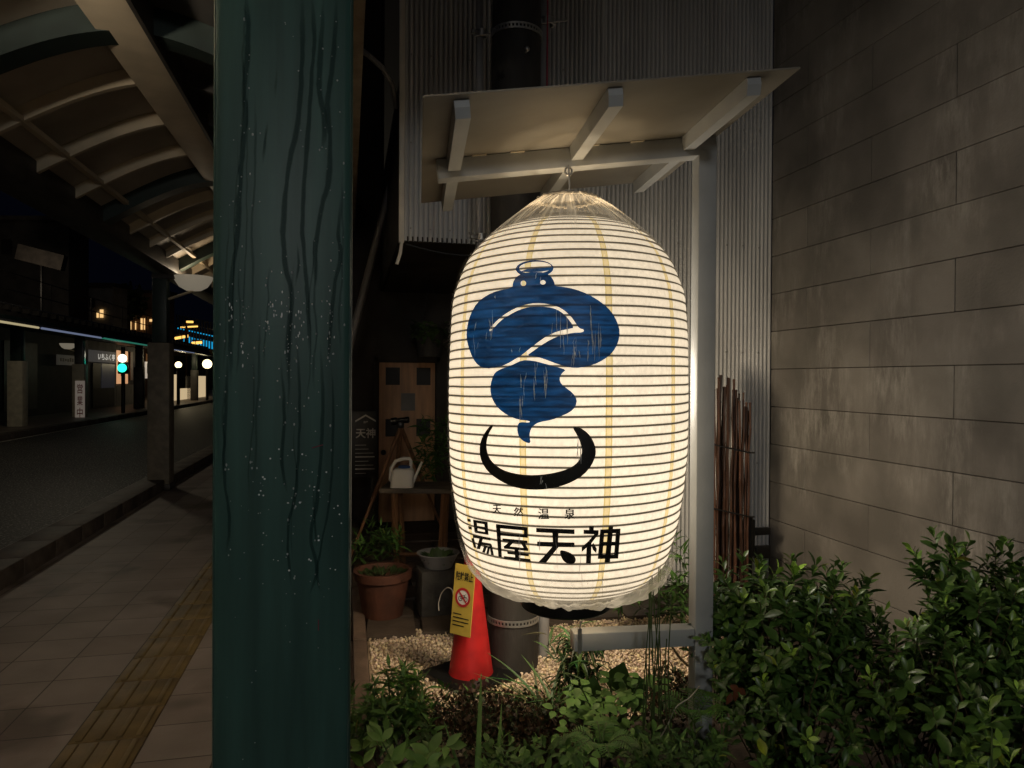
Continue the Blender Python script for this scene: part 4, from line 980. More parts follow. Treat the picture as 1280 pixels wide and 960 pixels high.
# ================================================================== FAR SIDE OF THE ROAD
fc_ = thing('far_canopy', 'dark canopy along the shops across the road with glinting gutter', 'canopy', (-9, 25, 2.7))
MB().bx(-10.4, -8.05, 8, 45, 2.98, 3.10).build('canopy_roof', m_beamdark, fc_, smooth=0)
MB().bx(-8.2, -8.0, 8, 45, 2.74, 2.97, .01).build('fascia', m_green_d, fc_)
MB().tube([(-7.93, 8, 2.80), (-7.93, 45, 2.80)], .06, 12).build('gutter', m_chrome, fc_)
for i in range(64): MB().bx(-8.16, -7.98, 8 + i * .57, 8 + i * .57 + .2, 3.102, 3.22, 0).build('roof_tile', m_beamdark, fc_, smooth=0)
MB().tube([(-8.1, 8, 3.26), (-8.1, 45, 3.26)], .022, 8).build('snow_bar', m_chrome, fc_)
for mname, ya, yb, mm in (('warm_glint', 14, 20.8, m_glintwarm), ('cool_glint', 21, 25.6, m_glintcool), ('green_glint', 25.9, 31, m_glintgreen), ('pale_glint', 31.2, 40, m_glintcool)):  # glowing strips stand in for coloured reflections on the gutter
    MB().tube([(-7.87, ya, 2.76), (-7.87, yb, 2.76)], .028 if mname != 'pale_glint' else .02, 8).build(mname, mm, fc_)
fr_ = thing('rooftop_railing', 'thin dark railing above the canopy across the road', 'railing', (-8.6, 20, 3.1))
for zz in (3.75, 4.2): MB().tube([(-8.6, 8, zz), (-8.6, 45, zz)], .018, 6).build('rail', m_beamdark, fr_)
for i in range(11): MB().tube([(-8.6, 10 + i * 3.4, 3.09), (-8.6, 10 + i * 3.4, 4.2)], .018, 6).build('baluster', m_beamdark, fr_)
FX = -8.65; m_clad2 = M('pale_cladding', (.60, .55, .42), .6, .15, 6, .05, 40)
for i, (px, lab) in enumerate(((22, 'beige clad post across the road at the picture edge'), (100, 'post across the road carrying the red and white banner'), (174, 'dark post across the road beside the lit shop'), (243, 'slim dark post far across the road near the blue lights'))):
    p_ = atX(px, 520, FX); t = thing('canopy_post', lab, 'post', (FX, p_.y, .15), 'posts of the canopy across the road')
    MB().bx(FX - .13, FX + .13, p_.y - .13, p_.y + .13, 1.9, 2.975, .01).build('post_shaft', m_green_d if i != 1 else m_chrome, t)
    MB().bx(FX - .18, FX + .18, p_.y - .18, p_.y + .18, .15, 1.9, .012).build('cladding', m_clad2 if i < 2 else m_beamdark, t)
bowl_lamp(-9.1, atX(85, 428, -9.1).y, 2.40, 'dim bowl lamp under the canopy across the road', 0, -8.75)
pyb = atX(100, 500, FX).y
a_, b_ = atY(94, 476, pyb - .2), atY(106, 524, pyb - .2)
bnr = thing('vertical_banner', 'white vertical banner with red characters tied to a far post', 'banner', ((a_.x + b_.x) / 2, pyb - .2, b_.z))
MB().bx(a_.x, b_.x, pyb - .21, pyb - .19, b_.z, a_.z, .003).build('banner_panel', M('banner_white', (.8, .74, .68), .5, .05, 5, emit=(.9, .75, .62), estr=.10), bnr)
hb = (a_.z - b_.z)
tt = MB()
for i, ch in enumerate('営業中'):
    v, f = text_mesh(ch, .008); z1 = a_.z - hb * (.08 + .31 * i); tt.add([(a_.x + (b_.x - a_.x) * (.2 + .6 * a), pyb - .213, z1 - hb * .25 * (1 - c)) for a, c in v], f)
tt.build('lettering', m_inkred, bnr, smooth=0)

# shops behind
SX = -10.35
sh = thing('shop_building', 'dark two storey shop row across the road', 'building', (SX, 24, .15))
MB().bx(SX - 6, SX, 8, atX(108, 470, SX).y, .15, 3.0).build('wall', m_farwall, sh, smooth=0)
for k_ in range(4): MB().bx(SX, SX + .03, 14 + k_ * 3.6, 16.4 + k_ * 3.6, .4, 2.6).build('shutter', m_beamdark, sh, smooth=0)
def signX(name, lab, px0, px1, py0, py1, mat, X=SX + .12, off=0):
    A, B = atX(px0, py0, X), atX(px1, py1, X); t = thing(name, lab, 'sign', (X, (A.y + B.y) / 2, min(A.z, B.z)))
    z1, z0_ = max(A.z, B.z), min(A.z, B.z); MB().bx(X - .05, X, A.y, B.y, z0_, z1, .005).build('sign_panel', mat, t); return t, A.y, B.y, z0_, z1, X
t, ya, yb, za, zb, X = signX('shop_sign', 'grey oblong shop sign with dark writing under the far canopy', 72, 95, 443, 457, M('sign_grey', (.30, .28, .24), .6, .1, 4, emit=(.6, .52, .42), estr=.03))
mk = MB()
for i in range(6):
    y_ = ya + (yb - ya) * (.12 + .13 * i); mk.bx(X + .002, X + .004, y_, y_ + (yb - ya) * .09, za + (zb - za) * random.uniform(.3, .4), za + (zb - za) * random.uniform(.62, .75))
mk.build('writing', m_ink, t, smooth=0)
s2y0, s2y1 = atX(109, 470, SX).y + .1, atX(146, 470, SX).y
s2 = thing('noodle_shop', 'grey fronted shop with white name sign across the road', 'shop', (SX, s2y0, .15))
MB().bx(SX - 5, SX - .02, s2y0, s2y1, .15, 3.0).build('wall', m_fargrey, s2, smooth=0)
MB().bx(SX - .01, SX + .02, s2y0 + .5, s2y1 - .4, .2, 1.0).build('shop_front', m_farwall, s2, smooth=0)
MB().bx(SX - .01, SX + .02, s2y0 + .5, s2y0 + (s2y1 - s2y0) * .4, 1.0, 2.05).build('window', m_glassd, s2, smooth=0)
MB().bx(SX - .01, SX + .03, s2y0 + (s2y1 - s2y0) * .42, s2y1 - .4, 1.0, 2.05).build('window', M('far_pane', (.10, .10, .12), .3, .1, 3, emit=(.4, .42, .55), estr=.02), s2, smooth=0)
t, ya, yb, za, zb, X = signX('shop_sign', 'pale grey shop name sign with white brushed characters', 112, 145, 437, 454, M('sign_pale', (.42, .40, .38), .6, .1, 4, emit=(.6, .55, .5), estr=.06))
v, f = text_mesh('いちふく亭', .012); MB().add([(X + .003, ya + (yb - ya) * (.30 + .65 * a), za + (zb - za) * (.2 + .6 * c)) for a, c in v], f).build('lettering', M('sign_letter_white', (.85, .83, .78), .5, .05, 5, emit=(1, .95, .85), estr=.5), t, smooth=0)
# lit shop beyond
ly0, ly1 = s2y1 + .1, atX(190, 470, SX).y
l2 = thing('lit_shop', 'shop with warm orange lit window across the road', 'shop', (SX, ly0, .15))
MB().bx(SX - 5, SX - .4, ly0, ly1, .15, 3.0).build('wall', m_farwall, l2, smooth=0)
MB().bx(SX - .39, SX - .36, ly0 + .2, ly1 - 3, 1.15, 2.75).build('window', m_shopwin, l2, smooth=0)
for i in range(7): MB().bx(SX - .35, SX - .30, ly0 + .3 + i * 1.4, ly0 + .3 + i * 1.4 + random.uniform(.1, .5), 1.15 + random.uniform(0, .5), 2.75).build('mullion', m_wood, l2, smooth=0)
MB().bx(SX - .35, SX - .1, ly0 + .2, ly1 - 3, .15, 1.1).build('counter', m_fargrey, l2, smooth=0)
t, ya, yb, za, zb, X = signX('notice_board', 'white framed notice board with dark centre beside the lit shop', 182, 190, 452, 473, M('frame_white', (.75, .72, .68), .5, .05, 4, emit=(1, .85, .7), estr=.35))
MB().bx(X + .002, X + .01, ya + (yb - ya) * .2, ya + (yb - ya) * .8, za + (zb - za) * .3, za + (zb - za) * .9).build('dark_panel', m_board, t, smooth=0)
# pedestrian signal
sp = atX(154, 470, -8.15)
sg_ = thing('pedestrian_signal', 'pedestrian signal showing green with a white lamp above', 'traffic signal', (sp.x, sp.y, .15))
MB().tube([(sp.x, sp.y, .15), (sp.x, sp.y, 2.6)], .07, 10).build('pole', m_black, sg_)
zg, zw = atX(154, 460, -8.15).z, atX(154, 448, -8.15).z
MB().bx(sp.x - .16, sp.x + .16, sp.y - .1, sp.y + .1, zg - .22, zg + .22, .02).build('signal_head', m_black, sg_)
MB().sphere((sp.x, sp.y - .14, zg), .16, 14, (1, .4, 1)).build('green_lens', m_greenlit, sg_)
MB().sphere((sp.x, sp.y - .1, zw), .15, 14).build('lamp_globe', glow('lit_globe_soft', (1.0, .95, .78), 3), sg_)
# far street lamps
for i, (px, py, X, r, lab) in enumerate(((223, 456, -8.1, .16, 'small globe street lamp left of the far dark post'), (259, 455, -8.0, .27, 'bright globe street lamp beside the green post edge'))):
    q = atX(px, py, X); t = thing('street_lamp', lab, 'street lamp', (q.x, q.y, .15), 'globe street lamps across the road')
    MB().tube([(q.x, q.y, .15), (q.x, q.y, q.z - r * .8)], .08, 8).build('lamp_pole', m_black, t)
    MB().sphere(q, r, 16).build('globe', m_globe, t)
# lit hoardings, bridge with blue LEDs, orange lamps
for i, (px0, px1, py0, py1, lab) in enumerate(((216, 221, 468, 504, 'narrow pale hoarding behind the far globe lamp'), (223, 240, 486, 503, 'low pale hoarding between the far posts'), (234, 243, 470, 500, 'tall grey hoarding beside the slim post'), (248, 258, 470, 497, 'tall cream hoarding near the bright globe lamp'))):
    X = -9.6; A, B = atX(px0, py0, X), atX(px1, py0, X); zb = .15; t = thing('hoarding', lab, 'hoarding', (X, A.y, zb), 'pale hoardings far across the road')
    MB().bx(X - .1, X, A.y, B.y, zb, A.z, .01).build('panel', m_hoard if i != 2 else m_fargrey, t)
br_ = thing('footbridge', 'distant footbridge railing lit by a blue light strip', 'footbridge', (-14, 62, 3))
A, B = at(222, 422, 60), at(275, 434, 60)
MB().box((A + B) / 2 + Vector((0, 0, -.9)), ((B - A).length, 1.5, .5), math.atan2(B.y - A.y, B.x - A.x)).build('deck', m_beamdark, br_, smooth=0)
MB().tube([A.lerp(B, .18), B], .30, 8).build('blue_light_strip', m_bluelit, br_)
for k_ in range(3): MB().tube([A + Vector((0, 0, .8 + k_ * .55)), B + Vector((0, 0, .8 + k_ * .55))], .05, 6).build('handrail', m_bluelit if k_ == 0 else m_chrome, br_)
for k_ in range(16): q = A.lerp(B, k_ / 15); MB().tube([q + Vector((0, -.35, -.6)), q + Vector((0, -.35, 1.9))], .06, 6).build('baluster', m_beamdark, br_)
for i, (px0, py0, px1, py1, lab) in enumerate(((219, 423, 235, 420, 'orange strip lamp on the far bridge, left one'), (240, 429, 252, 428, 'orange strip lamp on the far bridge above the blue strip'), (226, 409, 247, 408, 'pale orange strip lamp high over the far bridge'))):
    q0, q1 = at(px0, py0, 58), at(px1, py1, 58); t = thing('strip_lamp', lab, 'lamp', q0, 'orange strip lamps far down the road')
    MB().tube([q0, q1], .11 if i < 2 else .06, 8).build('tube', m_orangelit, t); MB().box((q0 + q1) / 2 + Vector((0, .2, .2)), ((q1 - q0).length, .3, .12), 0).build('housing', m_beamdark, t, smooth=0)
q = at(233, 401, 56); t = thing('street_lamp', 'tall bracket street lamp far above the bridge', 'street lamp', (q.x, q.y, 0)); MB().tube([(q.x, q.y, 0), (q.x, q.y, q.z)], .08, 8).build('lamp_pole', m_wood, t); MB().bx(q.x, q.x + .5, q.y - .1, q.y + .1, q.z - .16, q.z, .03).build('lamp_head', m_orangelit, t)

# buildings above the far canopy
def house(lab, px0, px1, py0, d, mat, wins, nm='building', wm=None, dep=1.6, roof=None):
    A, B = at(px0, py0, d), at(px1, py0, d); t = thing(nm, lab, 'building', ((A.x + B.x) / 2, A.y, 0)); c = (A + B) / 2
    rz = R(-13); w_ = (B - A).length; off = Vector((math.sin(R(13)), math.cos(R(13)), 0))
    MB().box((c.x + off.x * dep / 2, c.y + off.y * dep / 2, A.z / 2), (w_, dep, A.z), rz).build('wall', mat, t, smooth=0)
    MB().box((c.x + off.x * dep / 2, c.y + off.y * dep / 2, A.z + .1), (w_ + .3, dep + .3, .2), rz).build('roof', roof or m_beamdark, t, smooth=0)
    for (wx0, wy0, wx1, wy1, lit) in wins:
        P0, P1 = at(wx0, wy0, d - .06), at(wx1, wy1, d - .06); e = (P0 + P1) / 2
        MB().box(e, (abs((CR.transposed() @ (P1 - P0)).x), .05, abs(P1.z - P0.z)), rz).build('window', (wm or m_warmwin) if lit else m_glassd, t, smooth=0)
    return t
house('dark building at the picture edge across the road', -60, 86, 275, 34, m_farwall, [(2, 300, 14, 318, 0), (60, 318, 80, 330, 0)])
house('pale grey building with two tiny lit windows above the canopy', 107, 141, 358, 42, m_fargrey, [(121, 390, 123, 397, 1), (125, 387, 129, 397, 1), (112, 372, 118, 384, 0)])
house('brown building behind the second arcade post', 146, 205, 366, 52, m_farbrown, [(149, 388, 155, 405, 1), (163, 402, 164, 412, 1), (169, 402, 170, 412, 1), (176, 398, 178, 412, 1), (180, 398, 181, 412, 1), (187, 399, 195, 402, 1)])
house('dark low building far down the road', 200, 330, 428, 95, m_farwall, [(218, 452, 226, 460, 0)])
sgn = at(48, 318, 30)
t = thing('roof_sign', 'blank grey roof sign tilted in the dark above the far canopy', 'sign', (sgn.x, sgn.y, 3)); MB().box(at(52, 322, 30), (2.0, .3, .65), R(-13), rot=Matrix.Rotation(R(-13), 3, 'Z') @ Matrix.Rotation(R(14), 3, 'Y')).build('panel', m_dark, t, smooth=0); MB().tube([at(52, 330, 30.2), Vector((at(52, 330, 30.2).x, at(52, 330, 30.2).y, 3))], .06, 6).build('leg', m_black, t)
# dark tree beyond
tr_ = thing('dark_tree', 'dark round tree in front of the brown building', 'tree', atZ(160, 508, 0)); tq = at(161, 378, 50)
MB().tube([(tq.x, tq.y, 0), (tq.x, tq.y, tq.z)], [.2, .1], 8).build('trunk', m_stem, tr_)
lf = Leaves()
for i in range(1500):
    d_ = rv(1)
    if d_.length > 1: continue
    lf.add(OVAL, tq + Vector((d_.x * 1.2, d_.y * 1.2, d_.z * 1.3)), rv(1), rv(1), random.uniform(.2, .35), (random.uniform(.3, .7),) * 3)
lf.build('crown', m_leaf2, tr_)

# ================================================================== PLANTS
def shoot(lf, tm, p, ax, L_, n, size, col, tipcol, droop=.0, wid=1):
    ax = ax.normalized(); s1 = ax.orthogonal().normalized(); s2 = ax.cross(s1); ph = random.uniform(0, 6.28)
    for i in range(n):
        t = (i + .3) / n; q = ph + i * 2.4; el = R(78 - 50 * t) + random.uniform(-.2, .2)
        d = (ax * math.cos(el) + (s1 * math.cos(q) + s2 * math.sin(q)) * math.sin(el)); d.z -= droop * (1 - t)
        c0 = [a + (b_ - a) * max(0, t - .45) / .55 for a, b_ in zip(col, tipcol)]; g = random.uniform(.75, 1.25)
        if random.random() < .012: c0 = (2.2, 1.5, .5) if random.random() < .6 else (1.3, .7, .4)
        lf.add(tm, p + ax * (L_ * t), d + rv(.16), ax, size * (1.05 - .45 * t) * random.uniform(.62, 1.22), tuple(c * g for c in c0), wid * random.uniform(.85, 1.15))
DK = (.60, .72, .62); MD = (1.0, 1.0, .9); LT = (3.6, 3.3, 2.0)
def shrub(lab, blobs, nsh, base, size=.066):
    t = thing('evergreen_shrub', lab, 'shrub', base, 'glossy evergreen shrubs by the stone wall'); lf = Leaves(); sm = MB()
    tot = sum(b_[4] for b_ in blobs)
    for bx_ in blobs:
        px, py, d, rx, wgt, rz = bx_; c = at(px, py, d)
        for i in range(int(nsh * wgt / tot)):
            while True:
                u = rv(1)
                if .25 < u.length < 1: break
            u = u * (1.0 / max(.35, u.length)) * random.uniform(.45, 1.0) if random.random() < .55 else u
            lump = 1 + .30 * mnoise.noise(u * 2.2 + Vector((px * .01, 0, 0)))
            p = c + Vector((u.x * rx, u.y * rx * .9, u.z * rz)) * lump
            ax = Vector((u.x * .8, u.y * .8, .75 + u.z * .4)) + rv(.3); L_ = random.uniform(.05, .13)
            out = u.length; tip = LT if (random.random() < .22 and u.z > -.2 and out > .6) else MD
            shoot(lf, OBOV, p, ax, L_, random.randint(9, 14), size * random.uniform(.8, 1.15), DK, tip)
            if random.random() < .5: sm.tube([p + ax.normalized() * L_, p, Vector((c.x + (p.x - c.x) * .5, c.y + (p.y - c.y) * .5, p.z - .18))], [.0012, .002, .0035], 5)
        for i in range(5):
            q = c + Vector((random.uniform(-.5, .5) * rx, random.uniform(-.5, .5) * rx, 0)); sm.tube([(base[0] + random.uniform(-.1, .1), base[1] + random.uniform(-.1, .1), .0), ((q.x + base[0]) / 2, (q.y + base[1]) / 2, q.z * .55), q], [.010, .007, .004], 6)
    lf.build('foliage', m_leaf, t); sm.build('stem', m_stem, t)
g0 = at(985, 850, 2.45)
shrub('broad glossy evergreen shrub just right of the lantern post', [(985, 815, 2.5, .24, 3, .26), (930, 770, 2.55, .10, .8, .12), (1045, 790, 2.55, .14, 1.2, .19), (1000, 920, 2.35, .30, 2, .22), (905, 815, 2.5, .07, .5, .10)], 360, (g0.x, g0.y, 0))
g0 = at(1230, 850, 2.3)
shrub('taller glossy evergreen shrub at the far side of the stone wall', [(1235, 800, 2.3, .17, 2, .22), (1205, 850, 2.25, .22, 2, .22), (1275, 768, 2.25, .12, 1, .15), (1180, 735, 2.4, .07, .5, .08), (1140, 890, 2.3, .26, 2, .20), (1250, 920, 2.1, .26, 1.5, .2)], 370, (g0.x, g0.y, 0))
g0 = at(1215, 925, 1.75)
t = thing('young_shrub', 'young shrub with bright green leaves before the dark shrubs', 'shrub', (g0.x, g0.y, 0)); lf = Leaves(); sm = MB()
for (px, py) in ((1205, 935), (1240, 880), (1225, 950), (1262, 950), (1190, 958)):
    p = at(px, py + 30, 1.75); shoot(lf, OBOV, p, Vector((random.uniform(-.2, .2), 0, 1)), .07, 7, .055, (1.1, 1.2, .8), LT); sm.tube([(g0.x, g0.y, 0), (p.x, p.y, p.z * .6), p], [.004, .003, .002], 5)
lf.build('foliage', m_leaf, t); sm.build('stem', m_stemg, t)

def plant(name, lab, cat, base, mat, fill, stem=m_stemg, grp=None):
    t = thing(name, lab, cat, base, grp); lf = Leaves(); sm = MB(); fill(lf, sm, Vector(base))
    lf.build('foliage', mat, t)
    if sm.v: sm.build('stem', stem, t)
    return t
def gpt(px, py): q = atZ(px, py, .01); return (q.x, q.y, .01)
# feathery plant left
def f_feather(lf, sm, b0):
    for i in range(16):
        tp = at(random.uniform(462, 535), random.uniform(830, 905), random.uniform(2.7, 3.0)); b1 = b0 + Vector((random.uniform(-.08, .08), random.uniform(-.08, .08), 0)); mid = b1.lerp(tp, .6) + Vector((0, 0, .05))
        pts = catmull([tuple(b1), tuple(mid), tuple(tp)], 7); sm.tube(pts, .0022, 5)
        for k_ in range(4, len(pts)):
            for s_ in range(3):
                d = Vector((random.uniform(-1, 1), random.uniform(-1, 1), random.uniform(-.1, .9))); lf.add(LANCE, pts[k_], d, Vector((0, 0, 1)), random.uniform(.035, .065), tuple(c * random.uniform(.6, 1.2) for c in (1.0, 1.1, .7)), 1.3)
plant('leafy_plant', 'upright plant with many narrow leaves by the brown kerb', 'plant', gpt(500, 930), m_leaf2, f_feather)
def f_low(lf, sm, b0):
    for i in range(60):
        p = b0 + Vector((random.gauss(0, .13), random.gauss(0, .10), random.uniform(.06, .20))); shoot(lf, LANCE, p, Vector((random.gauss(0, .4), random.gauss(0, .4), 1)), .08, 8, .075, (.55, .75, .5), (.9, 1.1, .7), .3, 1.5)
plant('leafy_plant', 'dark low plant with narrow leaves below the upright one', 'plant', gpt(478, 950), m_leaf2, f_low)
# soft brown red clump
def f_brown(w, h, n):
    def f_(lf, sm, b0):
        for i in range(n):
            p = b0 + Vector((random.gauss(0, w), random.gauss(0, w * .6), 0)); z = h * random.random() ** .6 * max(.25, 1 - ((p.x - b0.x) / (2.4 * w)) ** 2)
            g = random.uniform(.3, .95); mixg = random.random()
            col = (g * .55, g * 1.5, g * .9) if mixg < .38 else (g, g * .9, g * .8); lf.add(random.choice((PINNA, OVAL)), p + Vector((0, 0, z)), rv(1) + Vector((0, 0, .6)), rv(1), random.uniform(.012, .028), col)
    return f_
plant('bronze_plant', 'low bronze brown feathery clump in front of the cone', 'plant', gpt(600, 925), m_leafr, f_brown(.17, .16, 4200))
plant('bronze_plant', 'rusty brown clump beside the lantern post foot', 'plant', gpt(838, 915), m_leafr, f_brown(.09, .26, 1700))
plant('bronze_plant', 'reddish brown ground clump between cone and round leaved plant', 'plant', gpt(680, 940), m_leafr, f_brown(.13, .17, 2600))
# round leaved plant
def f_round(lf, sm, b0):
    for i in range(46):
        tp = at(random.gauss(758, 30), random.uniform(848, 945), random.uniform(2.25, 2.6)); sm.tube([b0, b0.lerp(tp, .6) + Vector((0, 0, .03)), tp], [.004, .003, .002], 5)
        for k_ in range(4):
            q = 6.28 * k_ / 4 + random.random(); g = random.uniform(.75, 1.25); lf.add(OVAL, tp + Vector((math.cos(q), math.sin(q), 0)) * .012, Vector((math.cos(q), math.sin(q) - .35, random.uniform(-.3, .35))), Vector((0, -.35, 1)), random.uniform(.028, .05), (g * 1.5, g * 1.75, g * 1.35))
plant('round_leaf_plant', 'plant with round mid green leaves below the lantern arm', 'plant', gpt(760, 950), m_leaf2, f_round)
def f_big(lf, sm, b0):
    for (px, py, s_) in ((735, 862, .10), (765, 850, .12), (795, 858, .10), (750, 880, .09), (790, 875, .085), (722, 878, .08)):
        tp = at(px, py + 14, 2.75); sm.tube([b0, b0.lerp(tp, .6), tp], [.004, .003, .002], 5); lf.add(OVAL, tp, Vector((random.uniform(-.5, .5), -.25, .8)), Vector((0, -1, .4)), s_, (.7, .9, .7), 1.25)
plant('broad_leaf_plant', 'plant with a few broad dull leaves behind the round leaved plant', 'plant', gpt(765, 905), m_leaf2, f_big)
# narrow arching clump under the arm
def f_arch(lf, sm, b0):
    for i in range(430):
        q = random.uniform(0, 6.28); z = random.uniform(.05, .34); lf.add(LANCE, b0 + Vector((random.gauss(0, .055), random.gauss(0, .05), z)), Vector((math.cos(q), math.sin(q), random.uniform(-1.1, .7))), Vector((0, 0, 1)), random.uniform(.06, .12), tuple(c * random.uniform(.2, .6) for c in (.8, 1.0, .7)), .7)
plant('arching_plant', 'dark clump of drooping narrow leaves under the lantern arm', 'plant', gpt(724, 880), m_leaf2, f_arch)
def f_arch2(lf, sm, b0):
    for i in range(46):
        q = random.uniform(0, 6.28); lf.add(BLADE, b0 + Vector((random.gauss(0, .05), random.gauss(0, .04), 0)), Vector((math.cos(q) * .45, math.sin(q) * .45, 1)), Vector((-math.cos(q), -math.sin(q), .3)), random.uniform(.18, .34), tuple(c * random.uniform(.5, 1) for c in (.7, .85, .6)))
plant('grass_tuft', 'dark grass tuft left of the drooping clump', 'plant', gpt(690, 905), m_leaf2, f_arch2)
# horsetail stalks
hb = at(818, 935, 2.3); hb = (hb.x, hb.y, .01); hs = thing('horsetail', 'tall thin horsetail stalks before the lantern arm', 'plant', hb)
for i in range(13):
    px = 806 + 24 * i / 12 + random.uniform(-2, 2); tp = at(px + random.uniform(-6, 9), random.choice((700, 745, 760, 790, 800, 815, 828)) if i % 3 else random.uniform(650, 720), 2.22); b1 = Vector(hb) + Vector((-.05 + .10 * i / 12, random.uniform(-.04, .04), 0))
    pts = []; rs = []
    nd = 9
    for k_ in range(nd + 1):
        q = b1.lerp(tp, k_ / nd) + Vector((.006 * math.sin(k_ + i), 0, 0)); pts += [q - Vector((0, 0, .004)), q, q + Vector((0, 0, .004))]; rs += [.0019, .0025, .0019]
    MB().tube(pts, rs, 7).build('stalk', m_stemg, hs)
# front row
def f_front(lf, sm, b0):
    for i in range(17):
        tp = at(random.uniform(446, 560), random.uniform(925, 985), random.uniform(1.95, 2.25)); sm.tube([b0, b0.lerp(tp, .7) + Vector((0, 0, .04)), tp], [.004, .003, .002], 5)
        for k_ in range(4):
            q = random.uniform(0, 6.28); g = random.uniform(.8, 1.3); lf.add(OVAL, tp, Vector((math.cos(q), math.sin(q), random.uniform(-.6, 1.1))), Vector((random.uniform(-.5, .5), -.8, .7)), random.uniform(.045, .075), (g, g * 1.1, g * .75), .62)
plant('broad_leaf_plant', 'light green broad leaved plant at the front near the kerb', 'plant', (gpt(505, 955)[0], gpt(505, 955)[1] - .55, .01), m_leaf2, f_front)
def f_blade(lf, sm, b0):
    for (dx, h_, q) in ((0, .36, .1), (.02, .22, 1.4), (-.02, .25, 3.6), (.05, .28, .4), (-.04, .2, 2.7)):
        lf.add(BLADE, b0 + Vector((dx, 0, 0)), Vector((math.cos(q) * .12 if dx else .02, -.05, 1)), Vector((-math.cos(q) * .2, -1, .1)), h_, (.7, .9, .5), 1.1)
q = at(595, 985, 2.2); plant('blade_plant', 'plant with one tall upright blade leaf in the bed centre', 'plant', (q.x, q.y, .12), m_leaf2, f_blade)
def f_sprig(x0, x1, y0, y1, n, d0, d1, sz):
    def f_(lf, sm, b0):
        for i in range(n):
            tp = at(random.uniform(x0, x1), random.uniform(y0, y1), random.uniform(d0, d1)); sm.tube([(tp.x * .7 + b0.x * .3, tp.y * .7 + b0.y * .3, max(.01, tp.z - .2)), tp], [.003, .0015], 4)
            shoot(lf, OBOV if random.random() < .5 else LANCE, tp - Vector((0, 0, .04)), Vector((random.gauss(0, .4), random.gauss(0, .4) - .2, 1)), .07, 9, sz, (.65, .8, .6), (1.2, 1.35, .85), .1, 1.3)
    return f_
plant('ground_cover_plant', 'small leafy sprigs along the front between blade and round leaves', 'plant', gpt(660, 958), m_leaf2, f_sprig(600, 730, 925, 985, 46, 2.1, 2.5, .055))
plant('ground_cover_plant', 'small leafy sprigs along the front below the lantern post', 'plant', gpt(850, 958), m_leaf2, f_sprig(770, 905, 915, 985, 70, 2.0, 2.4, .05))
# ferns
def f_fern(cx, cy, d, n, ln_):
    def f_(lf, sm, b0):
        c = at(cx, cy, d)
        for i in range(n):
            q = 6.28 * i / n + random.uniform(-.3, .3); pts = []
            for k_ in range(15):
                t_ = k_ / 14; pts.append(c + Vector((math.cos(q) * ln_ * t_ * .7, math.sin(q) * ln_ * t_ * .7, ln_ * (1.35 * t_ - 1.0 * t_ * t_))))
            sm.tube([b0, c] + pts, [.003, .003] + [.002] * 15, 5)
            for k_ in range(1, 15):
                tng = (pts[k_] - pts[k_ - 1]).normalized(); sd = tng.cross(Vector((0, 0, 1))).normalized()
                for s_ in (-1, 1): lf.add(PINNA, pts[k_], sd * s_ + tng * .35, Vector((0, 0, 1)), ln_ * .27 * math.sin(math.pi * (k_ + 1.5) / 17) + .006, tuple(z_ * random.uniform(.8, 1.2) for z_ in (.9, 1.2, .75)), .55)
    return f_
plant('fern', 'green fern in front of the lantern post foot', 'fern', gpt(872, 925), m_leaf2, f_fern(868, 905, 2.35, 9, .17))
plant('fern', 'small bright fern below the round leaved plant', 'fern', gpt(752, 958), m_leaf2, f_fern(752, 945, 2.05, 8, .14))
# undergrowth against the wall, behind
def f_back(x0, x1, y0, y1, n, d0, d1):
    def f_(lf, sm, b0):
        for i in range(n):
            tp = at(random.uniform(x0, x1), random.uniform(y0, y1), random.uniform(d0, d1)); shoot(lf, LANCE, tp, Vector((random.gauss(0, .5), random.gauss(0, .5), 1)), .12, 9, .10, (.45, .6, .4), (.7, .9, .55), .4, 1.1)
    return f_
plant('background_plant', 'dark bushy plant behind the lantern and its post', 'plant', gpt(820, 780), m_leaf2, f_back(770, 870, 690, 775, 60, 3.7, 4.2))
plant('background_plant', 'dim grassy plant by the potting table legs', 'plant', gpt(470, 745), m_leaf2, f_back(446, 500, 672, 705, 26, 4.5, 4.9))
plant('background_plant', 'dim potted foliage right of the wooden door', 'plant', gpt(555, 720), m_leaf2, f_back(520, 560, 530, 600, 40, 5.4, 5.9))
# bent dry stem and long bare twig
tq = thing('dry_stem', 'pale dry bent stem arching beside the lantern post', 'stem', gpt(820, 930)); MB().tube(catmull([tuple(at(818, 935, 2.3)), tuple(at(835, 905, 2.3)), tuple(at(845, 884, 2.3)), tuple(at(862, 872, 2.32)), tuple(at(874, 858, 2.36))], 6), .0022, 5).build('twig', m_rope, tq)
tq = thing('dry_stem', 'dark bare twig slanting over the gravel behind the post', 'stem', gpt(845, 850)); MB().tube(catmull([tuple(at(832, 795, 3.2)), tuple(at(848, 820, 3.2)), tuple(at(864, 836, 3.2)), tuple(at(872, 846, 3.2))], 5), .006, 5).build('twig', m_stem, tq)
lf = Leaves(); dl = thing('dead_leaf_spray', 'small spray of orange brown dead leaves in the shrub', 'leaves', at(918, 868, 2.05))
for (px, py, dx, dz) in ((912, 857, .6, -.3), (918, 862, .1, -1), (914, 866, -.4, -.8), (922, 860, .9, -.7)): lf.add(OVAL, at(px, py, 2.02), Vector((dx, -.2, dz)), Vector((0, -1, .3)), .035, (1.7, .9, .6), .8)
lf.build('leaf', m_leafr, dl)

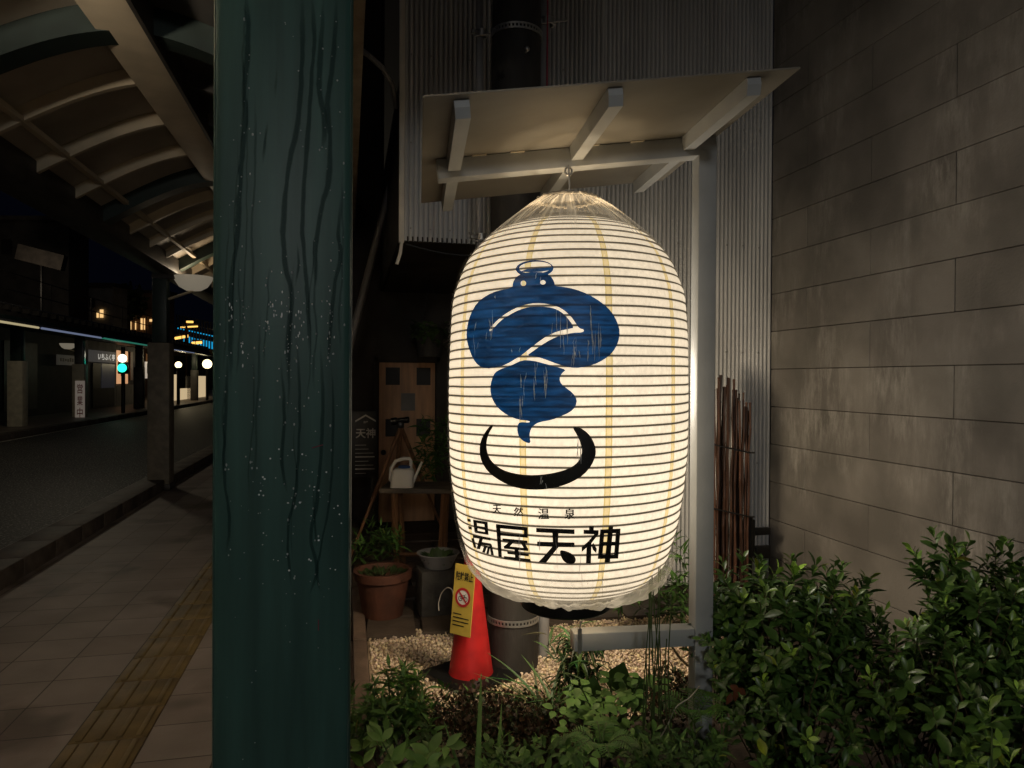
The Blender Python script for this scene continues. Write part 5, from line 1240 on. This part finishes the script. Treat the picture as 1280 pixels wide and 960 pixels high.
# ================================================================== LIGHT
w = bpy.data.worlds.new('World'); scn.world = w; w.use_nodes = True
N = w.node_tree.nodes; L = w.node_tree.links
sk = N.new('ShaderNodeTexSky'); sk.sky_type = 'NISHITA'; sk.sun_disc = False; sk.sun_elevation = R(-7); sk.sun_rotation = R(200)
bgd = N['Background']; ad = N.new('ShaderNodeMix'); ad.data_type = 'RGBA'; ad.blend_type = 'ADD'; ad.inputs[0].default_value = 1; ad.inputs[7].default_value = (.008, .011, .028, 1); L.new(sk.outputs[0], ad.inputs[6]); L.new(ad.outputs[2], bgd.inputs[0]); bgd.inputs[1].default_value = .08
sd = bpy.data.lights.new('moon', 'SUN'); sd.energy = .02; sd.angle = R(10); sd.color = (1, .9, .78); so = bpy.data.objects.new('moon', sd); COL.objects.link(so)
so.rotation_euler = (R(55), 0, R(-30))
bl_ = bpy.data.lights.new('lantern_bulb', 'POINT'); bl_.energy = 7; bl_.color = (1, .80, .54); bl_.shadow_soft_size = .06
bo = bpy.data.objects.new('lantern_bulb', bl_); COL.objects.link(bo); bo.parent = ln; bo.location = (0, 0, 1.60 - .73)

def lamp(name, kind, loc, e, col, rad, rot=None, size=None):
    d = bpy.data.lights.new(name, kind); d.energy = e; d.color = col; d.shadow_soft_size = rad
    if size: d.spot_size = R(size); d.spot_blend = .3
    o = bpy.data.objects.new(name, d); COL.objects.link(o); o.location = loc
    if rot: o.rotation_euler = rot
    return o
lamp('arcade_bulb', 'SPOT', (-2.0, 1.4, 2.8), 400, (1, .85, .66), .12, (R(180), 0, 0), 174)
lamp('arcade_bulb', 'POINT', (-.45, -4.7, 2.92), 170, (.97, .97, .95), .3)
gl_ = lamp('back_spill_fill', 'SPOT', (.95, 2.95, 1.28), 82, (1, .82, .58), .16, Vector((.25, .85, -.55)).to_track_quat('-Z', 'Y').to_euler(), 164)  # added spot hidden behind the lantern, stands in for its spill
lamp('far_fill', 'POINT', (-5.2, 15.5, 4.6), 75, (1, .86, .62), .2)  # added fill without a fixture, brightens the posts across the road
lamp('far_fill', 'POINT', (-13.0, 31, 5.5), 90, (1, .82, .6), .3)  # added fill without a fixture, brightens the far buildings
gl_.data.spot_blend = .75
lamp('side_spill_fill', 'SPOT', (1.02, 2.85, 1.5), 30, (1, .88, .72), .16, Vector((.9, -.43, .12)).to_track_quat('-Z', 'Y').to_euler(), 156).data.spot_blend = .8  # second added spot, lantern spill on the stone wall and shrubs
lamp('globe_bulb', 'POINT', (-8.9, 42, 2.5), 45, (1, .82, .5), .2)
scn.view_settings.view_transform = 'Standard'; scn.view_settings.look = 'None'; scn.view_settings.exposure = 0; scn.view_settings.gamma = 1
scn.render.engine = 'CYCLES'; c = scn.cycles
c.use_denoising = True; c.max_bounces = 6; c.diffuse_bounces = 3; c.glossy_bounces = 3; c.transmission_bounces = 4; c.transparent_max_bounces = 10; c.sample_clamp_indirect = 3; c.caustics_reflective = False; c.caustics_refractive = False
